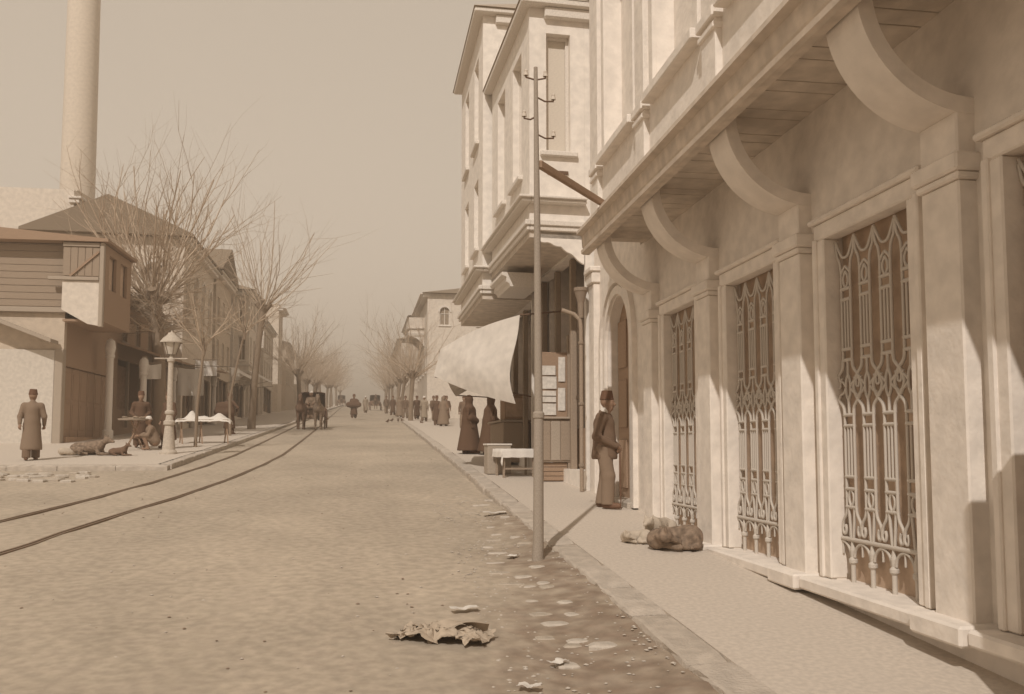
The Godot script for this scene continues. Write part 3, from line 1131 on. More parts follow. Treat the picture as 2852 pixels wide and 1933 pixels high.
func grille_column_mesh() -> Mesh:
	var st := begin()
	var w := 0.070
	var g := 0.145
	var r := 0.0130
	for s in [-1.0, 1.0]:
		strip(st, [Vector2(w * s, 3.12), Vector2(w * s, 2.37)], r)
		strip(st, [Vector2(w * s, 1.91), Vector2(w * s, 1.15)], r)
		strip(st, [Vector2(0.022 * s, 2.88), Vector2(0.022 * s, 2.46)], r * 0.85)
		strip(st, [Vector2(0.022 * s, 1.82), Vector2(0.022 * s, 1.40)], r * 0.85)
		# crest: ogee to the gap and a hanging scallop
		strip(st, curve2([Vector2(w * s, 3.10), Vector2(0.085 * s, 3.20), Vector2(0.125 * s, 3.27), Vector2(g * s, 3.37)]), r)
		strip(st, curve2([Vector2(0, 3.235), Vector2(0.05 * s, 3.25), Vector2(0.10 * s, 3.32), Vector2(g * s, 3.40)]), r)
		strip(st, curve2([Vector2(0, 3.16), Vector2(0.04 * s, 3.13), Vector2(w * s, 3.10)]), r)
		# ovals
		strip(st, curve2([Vector2(0, 3.12), Vector2(0.032 * s, 3.07), Vector2(0.032 * s, 3.02), Vector2(0, 2.97)]), r * 0.9)
		strip(st, curve2([Vector2(0, 1.30), Vector2(0.032 * s, 1.255), Vector2(0.032 * s, 1.20), Vector2(0, 1.15)]), r * 0.9)
		# the lattice of crossing curves
		strip(st, curve2([Vector2(w * s, 2.37), Vector2(0.085 * s, 2.30), Vector2(0.16 * s, 2.23), Vector2(0.205 * s, 2.14), Vector2(0.16 * s, 2.05), Vector2(0.085 * s, 1.98), Vector2(w * s, 1.91)]), r * 1.15)
		strip(st, curve2([Vector2(0, 2.25), Vector2(0.03 * s, 2.19), Vector2(0.03 * s, 2.09), Vector2(0, 2.03)]), r)
		strip(st, curve2([Vector2(0.03 * s, 2.14), Vector2(0.08 * s, 2.185), Vector2(0.125 * s, 2.20), Vector2(g * s, 2.24)]), r * 0.85)
		strip(st, curve2([Vector2(0.03 * s, 2.14), Vector2(0.08 * s, 2.095), Vector2(0.125 * s, 2.08), Vector2(g * s, 2.04)]), r * 0.85)
		strip(st, curve2([Vector2(0.09 * s, 2.22), Vector2(0.12 * s, 2.19), Vector2(0.125 * s, 2.15), Vector2(g * s, 2.14)]), r * 0.8)
		# curls above the cross bar
		strip(st, curve2([Vector2(w * s, 1.15), Vector2(0.085 * s, 1.09), Vector2(0.135 * s, 1.02), Vector2(0.138 * s, 0.945), Vector2(0.105 * s, 0.925), Vector2(0.09 * s, 0.965), Vector2(0.102 * s, 1.00)]), r)
		strip(st, [Vector2(0.045 * s, 1.15), Vector2(0.014 * s, 0.88)], r)
	strip(st, [Vector2(0, 2.37), Vector2(0, 2.25)], r)
	strip(st, [Vector2(0, 2.03), Vector2(0, 1.91)], r)
	for y in [2.97, 2.88, 2.46, 2.37, 1.91, 1.82, 1.40, 1.30, 1.15]:
		strip(st, [Vector2(-w - 0.006, y), Vector2(w + 0.006, y)], r * 1.25)
	return st.commit()

func grille_arch_mesh() -> Mesh:
	var st := begin()
	lathe(st, [Vector2(0.02, 0.53), Vector2(0.02, 0.68), Vector2(0.036, 0.70), Vector2(0.036, 0.725), Vector2(0.02, 0.745), Vector2(0.026, 0.80), Vector2(0.012, 0.875)], Vector3.ZERO, 8)
	var pts: Array = []
	for i in 13:
		var an := PI * i / 12.0
		pts.append(Vector2(0.145 - 0.118 * cos(an), 0.745 + 0.115 * sin(an)))
	strip(st, pts, 0.013)
	strip(st, [Vector2(0.145, 0.86), Vector2(0.145, 0.76)], 0.009)
	return st.commit()

# ---------------------------------------------------------------- town houses
# a window set into an opening: c is the middle of its lower edge on the wall face, N points out
func win(parent: Node, c: Vector3, N: Vector3, w: float, h: float, pane_mat: Material, frame_mat: Material, deep := 0.14, arched := false, bars := true) -> Node3D:
	var o := holder("window", parent)
	o.transform = Transform3D(Basis(Vector3.UP.cross(N), Vector3.UP, N), c)
	var st := begin()
	bx(st, V(-w * 0.5 - 0.02, -0.02, -deep - 0.03), V(w * 0.5 + 0.02, h + 0.02, -deep))
	part("pane", st, pane_mat, o)
	st = begin()
	var f := 0.06
	for s in [-1, 1]:
		bx(st, V(s * (w * 0.5 - f * 0.5) - f * 0.5, 0, -deep + 0.002), V(s * (w * 0.5 - f * 0.5) + f * 0.5, h, -deep + 0.05))
	bx(st, V(-w * 0.5 + f, h - f, -deep + 0.002), V(w * 0.5 - f, h, -deep + 0.05))
	bx(st, V(-w * 0.5 + f, 0, -deep + 0.002), V(w * 0.5 - f, f, -deep + 0.05))
	if bars:
		bx(st, V(-0.025, f, -deep + 0.003), V(0.025, h - f, -deep + 0.04))
		bx(st, V(-w * 0.5 + f, h * 0.62, -deep + 0.003), V(-0.026, h * 0.62 + 0.045, -deep + 0.045))
		bx(st, V(0.026, h * 0.62, -deep + 0.003), V(w * 0.5 - f, h * 0.62 + 0.045, -deep + 0.045))
	part("frame", st, frame_mat, o)
	st = begin()
	bx(st, V(-w * 0.5 - 0.12, -0.10, -0.03), V(w * 0.5 + 0.12, -0.003, 0.09), 0.015)
	part("sill", st, frame_mat, o)
	if arched:
		st = begin()
		var pv := PackedVector2Array()
		for i in 13:
			var an := PI * i / 12.0
			pv.append(Vector2((w * 0.5 + 0.14) * cos(an), (w * 0.5 + 0.14) * sin(an)))
		for i in 13:
			var an := PI * (12 - i) / 12.0
			pv.append(Vector2((w * 0.5) * cos(an), (w * 0.5) * sin(an)))
		prism(st, pv, V(0, h - w * 0.5, 0.002), Vector3.RIGHT, Vector3.UP, Vector3.BACK, 0.06)
		for s in [-1, 1]:
			# spandrels close the corners of the opening
			var sp := PackedVector2Array([Vector2(s * w * 0.5, w * 0.5)])
			for i in 7:
				var an := PI * 0.5 * i / 6.0
				sp.append(Vector2(s * w * 0.5 * cos(an), w * 0.5 * sin(an)))
			prism(st, sp, V(0, h - w * 0.5, -deep + 0.05), Vector3.RIGHT, Vector3.UP, Vector3.BACK, deep - 0.055)
		part("arch", st, frame_mat, o)
	return o

func rows_holes(rows: Array, w: float, y0: float) -> Array:
	var out: Array = []
	for r in rows:
		var n: int = r.n
		for i in n:
			var c: float = r.at[i] if r.has("at") else w * (i + 0.5) / n
			out.append(Rect2(c - r.w * 0.5, r.y - y0, r.w, r.h))
	return out

# d: pos is the near front corner at the ground; s = 1 on the side of the grilles, -1 across the street
func house(d: Dictionary) -> Node3D:
	var s: float = d.s
	var b := thing(d.name, d.label, d.get("cat", "house"), d.pos, (PI if s > 0 else 0.0) + d.get("theta", 0.037), d.get("group", ""))
	var ln: float = d.len
	var dep: float = d.dep
	var h: float = d.h
	var A := V(0, 0, s)
	var X := Vector3.RIGHT
	var Y := Vector3.UP
	var lo := -1.2
	var wm: Material = d.wall
	var pm: Material = d.get("pane", M.window_glass)
	var tm: Material = d.get("trim", M.trim)
	var rows: Array = d.get("rows", [])
	var bays: Array = d.get("bays", [])
	var holes := rows_holes(rows, ln, lo)
	var shop: Array = d.get("shop", [])
	for q in shop:
		holes.append(Rect2(q[0], 0.35 - lo, q[1] - q[0], q[2]))
	var st := begin()
	panel(st, V(0, lo, 0), A, X, ln, h - lo, holes, 0.25)
	# near and far end walls, back
	var near: Array = d.get("near", [])
	panel(st, V(-dep, lo, 0), X, -A, dep - 0.25, h - lo, rows_holes(near, dep, lo), 0.25)
	panel(st, V(-dep, lo, s * ln), X, A, dep - 0.25, h - lo, [], 0.25)
	panel(st, V(-dep, lo, s * 0.25), A, -X, ln - 0.5, h - lo, [], 0.2)
	part("wall", st, wm, b)
	for r in rows:
		for i in int(r.n):
			var c: float = r.at[i] if r.has("at") else ln * (i + 0.5) / r.n
			win(b, V(0, r.y, s * c), X, r.w, r.h, pm, tm, 0.14, r.get("arch", false), r.get("bars", true))
	for r in near:
		for i in int(r.n):
			var c: float = r.at[i] if r.has("at") else dep * (i + 0.5) / r.n
			win(b, V(-dep + c, r.y, 0), -A, r.w, r.h, pm, tm, 0.14, r.get("arch", false), r.get("bars", true))
	for q in shop:
		var so := holder("shop_front", b)
		st = begin()
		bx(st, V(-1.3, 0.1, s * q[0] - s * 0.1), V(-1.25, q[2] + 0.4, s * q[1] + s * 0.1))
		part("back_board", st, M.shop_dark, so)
		for i in 4:
			var a := lerpf(q[0] + 0.06, q[1] - 0.06, i / 3.0)
			st = begin()
			bx(st, V(-0.20, 0.0, s * a - 0.06), V(-0.08, q[2] + 0.33, s * a + 0.06), 0.01)
			part("post", st, M.timber, so)
		st = begin()
		bx(st, V(-0.9, 0.2, s * (q[0] + 0.2)), V(-0.3, 1.15, s * (q[1] - 0.2)), 0.02)
		part("counter", st, M.timber_dark, so)
	for q in bays:
		var bn := holder("bay", b)
		var brow: Array = q.get("rows", [])
		var bln: float = q.a1 - q.a0
		st = begin()
		var y0: float = q.y0
		var bh: float = q.y1 - q.y0
		panel(st, V(q.out, y0, s * q.a0), A, X, bln, bh, rows_holes(brow, bln, y0), 0.22)
		panel(st, V(0.002, y0, s * q.a0), X, -A, q.out - 0.222, bh, rows_holes(q.get("near", []), q.out, y0), 0.22)
		panel(st, V(0.002, y0, s * q.a1), X, A, q.out - 0.222, bh, [], 0.22)
		part("wall", st, q.get("wall", wm), bn)
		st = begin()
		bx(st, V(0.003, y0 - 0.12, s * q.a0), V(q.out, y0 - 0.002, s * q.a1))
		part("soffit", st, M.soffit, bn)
		st = begin()
		var o: float = q.get("mould", 0.10)
		for m in [[y0 + 0.0, 0.09, o * 0.4], [y0 + 0.09, 0.10, o * 0.65], [y0 + 0.50, 0.06, o * 1.2], [y0 + 0.56, 0.05, o * 1.55]]:
			bx(st, V(q.out, m[0], s * q.a0 - s * m[2]), V(q.out + m[2], m[0] + m[1], s * q.a1 + s * m[2]), 0.012)
			bx(st, V(0.01, m[0], s * q.a0 - s * m[2]), V(q.out - 0.001, m[0] + m[1], s * q.a0 - s * 0.001), 0.012)
		part("moulding", st, tm, bn)
		for r in brow:
			for i in int(r.n):
				var c: float = r.at[i] if r.has("at") else bln * (i + 0.5) / r.n
				win(bn.get_parent(), V(q.out, r.y, s * (q.a0 + c)), X, r.w, r.h, q.get("pane", pm), tm, 0.19, false, r.get("bars", true))
		for r in q.get("near", []):
			for i in int(r.n):
				var c: float = r.at[i] if r.has("at") else q.out * 0.5
				win(bn.get_parent(), V(c, r.y, s * q.a0), -A, r.w, r.h, q.get("pane", pm), tm, 0.19, false, r.get("bars", true))
		if q.get("brackets", true):
			for i in 3:
				var a := lerpf(q.a0 + 0.12, q.a1 - 0.12, i / 2.0)
				st = begin()
				var pp := PackedVector2Array([Vector2(0.004, y0 - 0.12), Vector2(q.out * 0.85, y0 - 0.12), Vector2(q.out * 0.5, y0 - 0.28), Vector2(q.out * 0.2, y0 - 0.6), Vector2(0.004, y0 - 0.95)])
				prism(st, pp, V(0, 0, s * a - 0.07), X, Y, Vector3.BACK, 0.14)
				part("bracket", st, tm, bn)
	# roof
	var ov: float = d.get("eave", 0.45)
	var rh: float = d.get("rh", 1.6)
	st = begin()
	var bo: float = d.get("roof_out", 0.0)
	match d.get("roof", "hip"):
		"flat":
			bx(st, V(-dep, h, s * 0.0), V(0.0, h + 0.35, s * ln))
		"hip":
			var x0 := -dep - ov
			var x1 := ov + bo
			var c0 := V(x0, h, -s * ov)
			var c1 := V(x1, h, -s * ov)
			var c2 := V(x1, h, s * (ln + ov))
			var c3 := V(x0, h, s * (ln + ov))
			var xm := (x0 + x1) * 0.5
			var run := minf((x1 - x0) * 0.5, ln * 0.5)
			var r0 := V(xm, h + rh, s * (run - ov))
			var r1 := V(xm, h + rh, s * (ln + ov - run))
			quad(st, c1, c2, r1, r0, V(1, 1, 0))
			quad(st, c3, c0, r0, r1, V(-1, 1, 0))
			tri(st, c0, c1, r0, V(0, 1, -s))
			tri(st, c2, c3, r1, V(0, 1, s))
			quad(st, c0, c1, c2, c3, Vector3.DOWN)
		"gable":      # ridge along the street
			var xm2 := (-dep + bo) * 0.5
			var pg := PackedVector2Array([Vector2(-dep - ov, h), Vector2(ov + bo, h), Vector2(ov + bo, h + 0.12), Vector2(xm2, h + rh), Vector2(-dep - ov, h + 0.12)])
			prism(st, pg, V(0, 0, -s * ov), X, Y, A, ln + 2.0 * ov)
		"front_gable":      # ridge runs away from the street
			var pf := PackedVector2Array([Vector2(-ov, h), Vector2(ln + ov, h), Vector2(ln + ov, h + 0.12), Vector2(ln * 0.5, h + rh), Vector2(-ov, h + 0.12)])
			prism(st, pf, V(ov + bo, 0, 0), A, Y, -X, dep + 2.0 * ov + bo)
	var rf := part("roof", st, d.get("roof_mat", M.tile), b)
	if d.get("roof", "hip") == "flat":
		rf.material_override = wm
	for ch in d.get("chimneys", []):
		st = begin()
		bx(st, V(ch[0] - 0.35, h - 0.2, s * ch[1] - 0.3), V(ch[0] + 0.35, h + ch[2], s * ch[1] + 0.3), 0.02)
		bx(st, V(ch[0] - 0.42, h + ch[2] - 0.3, s * ch[1] - 0.37), V(ch[0] + 0.42, h + ch[2] - 0.12, s * ch[1] + 0.37), 0.02)
		part("chimney", st, M.plaster_c, rf)
	# eaves moulding
	st = begin()
	var eo: float = d.get("cornice", 0.3) + bo
	bx(st, V(-0.2, h - 0.32, -s * 0.12), V(eo * 0.6 + 0.1, h - 0.12, s * (ln + 0.02)), 0.02)
	bx(st, V(-0.2, h - 0.118, -s * 0.2), V(eo + 0.1, h - 0.003, s * (ln + 0.06)), 0.02)
	part("cornice", st, tm, b)
	return b

func timber_houses() -> void:
	var g2 := gy(-15.3)
	var h2 := house({name = "timber_house", label = "tall pale timber house with a boxed bay over the newspaper stand", s = 1.0, theta = 0.050, pos = V(3.60, g2, -15.32),
		len = 4.05, dep = 6.0, h = 9.05, wall = M.house_cream, pane = M.blind, roof = "hip", rh = 1.4, roof_out = 1.05, eave = 0.20, cornice = 0.08, roof_mat = M.timber_pale,
		shop = [[0.08, 3.95, 4.2]],
		bays = [{a0 = 0.0, a1 = 4.0, y0 = 4.72, y1 = 9.04, out = 1.05, mould = 0.15, brackets = false,
			rows = [{y = 5.95, w = 0.86, h = 2.45, n = 2, at = [1.15, 2.85], bars = false}],
			near = [{y = 6.22, w = 0.46, h = 2.25, n = 1, at = [0.50], bars = false}]}]})
	# cut-out board that closes the end of the bay below: scalloped along its curve
	var st := begin()
	var pp := PackedVector2Array([Vector2(0.0, 4.72), Vector2(0.95, 4.72), Vector2(0.95, 4.58)])
	for i in 15:
		var t := i / 14.0
		var q := Vector2(lerpf(0.90, 0.02, t), 4.56 - 0.42 * t * t)
		pp.append(q + Vector2(0, -0.035 * absf(sin(t * PI * 4.0))))
	prism(st, pp, V(0, 0, 0.0), V(1, 0, 0), V(0, 1, 0), V(0, 0, 1), 0.07)
	part("scalloped_board", st, M.house_cream, h2)
	# vent slot frame under the small window
	st = begin()
	bx(st, V(0.32, 5.80, -0.035), V(0.72, 5.86, -0.003), 0.005)
	part("vent", st, M.iron_dark, h2)
	# lower cornice over the shop, carried to the next house
	st = begin()
	var cp := PackedVector2Array([Vector2(0.30, 4.16), Vector2(0.92, 4.16), Vector2(0.94, 4.22), Vector2(1.0, 4.26), Vector2(1.0, 4.36), Vector2(1.10, 4.40), Vector2(1.10, 4.46), Vector2(0.30, 4.46)])
	prism(st, cp, V(0, 0, 2.5), V(1, 0, 0), V(0, 1, 0), V(0, 0, 1), 1.5)
	part("shop_cornice", st, M.trim, h2)
	var g3 := gy(-19.4)
	house({name = "timber_house", label = "pale three-storey timber house behind the canvas awning", s = 1.0, theta = 0.022, pos = V(3.30, g3, -19.45),
		len = 4.6, dep = 6.0, h = 10.75, wall = M.house_cream, pane = M.blind, roof = "hip", rh = 1.6, roof_out = 1.15, eave = 0.24, cornice = 0.12, roof_mat = M.timber_pale,
		shop = [[0.08, 4.5, 3.6]],
		bays = [{a0 = 0.0, a1 = 4.55, y0 = 4.05, y1 = 10.74, out = 1.15, mould = 0.15, brackets = false,
			rows = [{y = 5.3, w = 0.8, h = 1.7, n = 2, at = [1.2, 3.2], bars = false}, {y = 7.9, w = 0.8, h = 2.1, n = 2, at = [1.2, 3.2], bars = false}]}]})

func left_buildings() -> void:
	# timber house on the corner with a closed balcony over a dark shop
	var b := thing("corner_house", "dark timber corner house with a closed balcony over its shop", "house", V(-11.0, gy(-31.3), -31.3))
	var st := begin()
	bx(st, V(-13.2, 0.6, -31.55), V(-11.25, 4.92, -31.3), 0.02)
	wpart("plaster_wall", st, M.wall_white, b)
	st = begin()
	bx(st, V(-11.24, 0.6, -31.60), V(-10.98, 4.95, -31.28), 0.02)
	wpart("corner_post", st, M.timber_pale, b)
	st = begin()
	bx(st, V(-18.0, 0.6, -31.60), V(-13.21, 8.6, -31.35))
	bx(st, V(-13.2, 4.93, -31.62), V(-11.0, 8.6, -31.40))
	wpart("end_wall", st, M.plaster_c, b)
	# boards of the end wall
	for i in 9:
		st = begin()
		bx(st, V(-13.3, 6.42 + i * 0.24, -31.395), V(-11.02, 6.42 + i * 0.24 + 0.225, -31.365 + 0.004 * (i % 2)), 0.006)
		wpart("board", st, M.timber, b)
	st = begin()
	bx(st, V(-13.3, 6.20, -31.40), V(-10.92, 6.38, -31.22), 0.015)
	wpart("beam", st, M.timber_pale, b)
	st = begin()
	prism(st, PackedVector2Array([Vector2(-13.6, 6.05), Vector2(-11.15, 5.10), Vector2(-11.15, 5.22), Vector2(-13.6, 6.18)]), V(0, 0, -31.3), V(1, 0, 0), V(0, 1, 0), V(0, 0, 1), 0.7)
	wpart("lean_to_roof", st, M.timber_pale, b)
	# street side: dark shop with shutters, wall above
	st = begin()
	bx(st, V(-11.25, 4.4, -37.4), V(-11.0, 8.6, -31.63))
	bx(st, V(-11.25, 0.6, -37.4), V(-11.0, 4.39, -37.0))
	wpart("street_wall", st, M.timber_dark, b)
	st = begin()
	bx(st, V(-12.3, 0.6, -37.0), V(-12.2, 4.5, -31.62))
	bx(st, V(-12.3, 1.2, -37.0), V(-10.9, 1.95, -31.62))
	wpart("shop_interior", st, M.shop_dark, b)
	for i in 6:
		st = begin()
		bx(st, V(-11.15, 1.96, -32.5 - i * 0.80), V(-11.09, 4.38, -31.75 - i * 0.80), 0.01)
		bx(st, V(-11.10, 2.2, -32.4 - i * 0.80), V(-11.07, 3.1, -31.85 - i * 0.80), 0.01)
		bx(st, V(-11.10, 3.25, -32.4 - i * 0.80), V(-11.07, 4.2, -31.85 - i * 0.80), 0.01)
		wpart("shutter", st, M.timber_dark, b)
	# the closed balcony
	var bal := holder("balcony", b)
	st = begin()
	bx(st, V(-11.0, 7.42, -31.10), V(-9.80, 8.60, -31.04))
	wpart("end_boards", st, M.timber, b, bal)
	st = begin()
	for i in 5:
		bx(st, V(-10.97 + i * 0.235, 7.45, -31.04), V(-10.975 + i * 0.235 + 0.215, 8.45, -31.02 + 0.003 * (i % 2)), 0.004)
	wpart("boards", st, M.timber, b, bal)
	st = begin()
	prism(st, PackedVector2Array([Vector2(-11.0, 7.28), Vector2(-9.80, 7.28), Vector2(-9.80, 5.74), Vector2(-10.15, 5.80), Vector2(-11.0, 6.28)]), V(0, 0, -31.10), V(1, 0, 0), V(0, 1, 0), V(0, 0, 1), 0.06)
	wpart("end_panel", st, M.plaster, b, bal)
	st = begin()
	bx(st, V(-9.80, 5.70, -31.16), V(-9.66, 8.62, -30.98), 0.015)
	wpart("post", st, M.timber_pale, b, bal)
	st = begin()
	bx(st, V(-11.45, 7.29, -31.08), V(-9.81, 7.41, -30.96), 0.015)
	wpart("rail", st, M.timber_pale, b, bal)
	st = begin()
	bx(st, V(-11.0, 8.46, -31.05), V(-9.81, 8.60, -30.97), 0.015)
	wpart("rail", st, M.timber_pale, b, bal)
	st = begin()
	bar(st, V(-10.75, 7.43, -30.99), V(-9.83, 8.30, -30.99), 0.05, 0.07)
	wpart("brace", st, M.timber_dark, b, bal)
	st = begin()
	panel(st, V(-9.66, 5.9, -31.17), V(0, 0, -1), V(1, 0, 0), 3.0, 2.7, [Rect2(0.4, 1.2, 0.8, 1.2), Rect2(1.7, 1.2, 0.8, 1.2)], 0.1)
	bx(st, V(-11.0, 5.90, -34.17), V(-9.76, 5.98, -31.17))
	bx(st, V(-11.0, 5.985, -34.17), V(-9.762, 8.6, -34.07))
	wpart("street_side", st, M.timber_dark, b, bal)
	for i in 2:
		st = begin()
		bx(st, V(-9.82, 7.08, -32.40 - i * 1.3), V(-9.79, 8.32, -31.55 - i * 1.3))
		wpart("pane", st, M.glass, b, bal)
	st = begin()
	prism(st, PackedVector2Array([Vector2(-18.4, 8.6), Vector2(-9.5, 8.63), Vector2(-9.5, 8.73), Vector2(-14.0, 9.1), Vector2(-18.4, 8.9)]), V(0, 0, -30.85), V(1, 0, 0), V(0, 1, 0), V(0, 0, -1), 3.5)
	prism(st, PackedVector2Array([Vector2(-18.4, 8.6), Vector2(-10.7, 8.61), Vector2(-10.7, 8.70), Vector2(-14.0, 9.1), Vector2(-18.4, 8.9)]), V(0, 0, -34.352), V(1, 0, 0), V(0, 1, 0), V(0, 0, -1), 3.3)
	wpart("roof", st, M.timber_dark, b)
	st = begin()
	bx(st, V(-18.0, 0.6, -37.4), V(-11.26, 8.59, -37.2))
	wpart("far_wall", st, M.plaster_c, b)

	house({name = "shop_house", label = "low dark timber shop house next to the corner house", s = -1.0, theta = 0.0, pos = V(-11.1, gy(-37.6), -37.6), len = 6.0, dep = 6.0, h = 5.9,
		wall = M.timber_dark, trim = M.timber, roof = "gable", rh = 0.9, eave = 0.3, rows = [{y = 4.0, w = 0.8, h = 1.2, n = 3}], shop = [[0.2, 5.8, 2.9]]})

	# porch of turned posts before the next shops
	var p := thing("shop_porch", "row of pale posts carrying a dark porch roof along the shops", "porch", V(-9.9, gy(-34.6), -34.6))
	for q in [[-10.45, -34.6, 5.72], [-9.85, -37.0, 5.25], [-9.75, -41.5, 5.35], [-9.85, -46.5, 5.5], [-9.95, -52.0, 5.8]]:
		st = begin()
		var g := gy(q[1])
		var hh: float = q[2] - g
		lathe(st, [Vector2(0.20, 0.0), Vector2(0.20, 0.3), Vector2(0.14, 0.36), Vector2(0.13, hh - 0.75), Vector2(0.17, hh - 0.72), Vector2(0.17, hh - 0.62), Vector2(0.15, hh - 0.6), Vector2(0.20, hh - 0.35), Vector2(0.16, hh - 0.1), Vector2(0.05, hh)], V(q[0], g, q[1]), 12)
		wpart("post", st, M.trim, p)
	st = begin()
	for q in [[-37.0, 5.22, -46.5, 5.47], [-46.5, 5.47, -53.0, 5.82]]:
		bar(st, V(-9.85, q[1] - 0.02, q[0]), V(-9.9, q[3] - 0.02, q[2]), 0.16, 0.2)
	wpart("beam", st, M.timber, p)
	st = begin()
	sheet(st, [PackedVector3Array([V(-9.3, 5.32, -37.2), V(-11.4, 6.0, -37.2)]), PackedVector3Array([V(-9.35, 5.56, -46.5), V(-11.4, 6.2, -46.5)]), PackedVector3Array([V(-9.45, 5.9, -53.0), V(-11.4, 6.5, -53.0)])], 0.08)
	wpart("roof", st, M.timber_dark, p)

	# pale house farther back on the corner
	house({name = "pale_house", label = "pale plastered house rising behind the timber corner house", s = -1.0, theta = 0.0, pos = V(-15.2, gy(-43), -44.0), len = 6.0, dep = 12.0, h = 11.4,
		wall = M.plaster, roof = "flat", near = [{y = 7.4, w = 1.0, h = 1.8, n = 2, at = [4.0, 9.3]}], rows = []})
	# hall with a broad roof in front of the minaret
	house({name = "mosque_hall", label = "hall with a broad dark gabled roof before the minaret", cat = "hall", s = -1.0, theta = 0.0, pos = V(-12.4, gy(-50), -50.0), len = 10.0, dep = 9.0, h = 9.7,
		wall = M.plaster_c, roof = "gable", rh = 3.2, eave = 0.5, rows = []})
	# minaret
	var mi := thing("minaret", "tall slender stone minaret rising behind the dark roof", "minaret", V(-25.65, gy(-75), -75.0))
	st = begin()
	lathe(st, [Vector2(2.2, -2.0), Vector2(2.2, 9.0), Vector2(1.6, 12.0), Vector2(1.36, 13.0), Vector2(1.22, 41.0)], Vector3.ZERO, 20)
	part("shaft", st, M.plaster_b, mi)
	st = begin()
	lathe(st, [Vector2(1.24, 38.0), Vector2(1.8, 39.2), Vector2(2.05, 39.4), Vector2(2.05, 40.3), Vector2(1.9, 40.3), Vector2(1.9, 39.6), Vector2(1.2, 39.6)], Vector3.ZERO, 20)
	part("gallery", st, M.plaster_b, mi)
	st = begin()
	lathe(st, [Vector2(1.2, 41.0), Vector2(1.4, 41.1), Vector2(0.0, 44.0)], Vector3.ZERO, 20)
	part("spire", st, M.tile, mi)

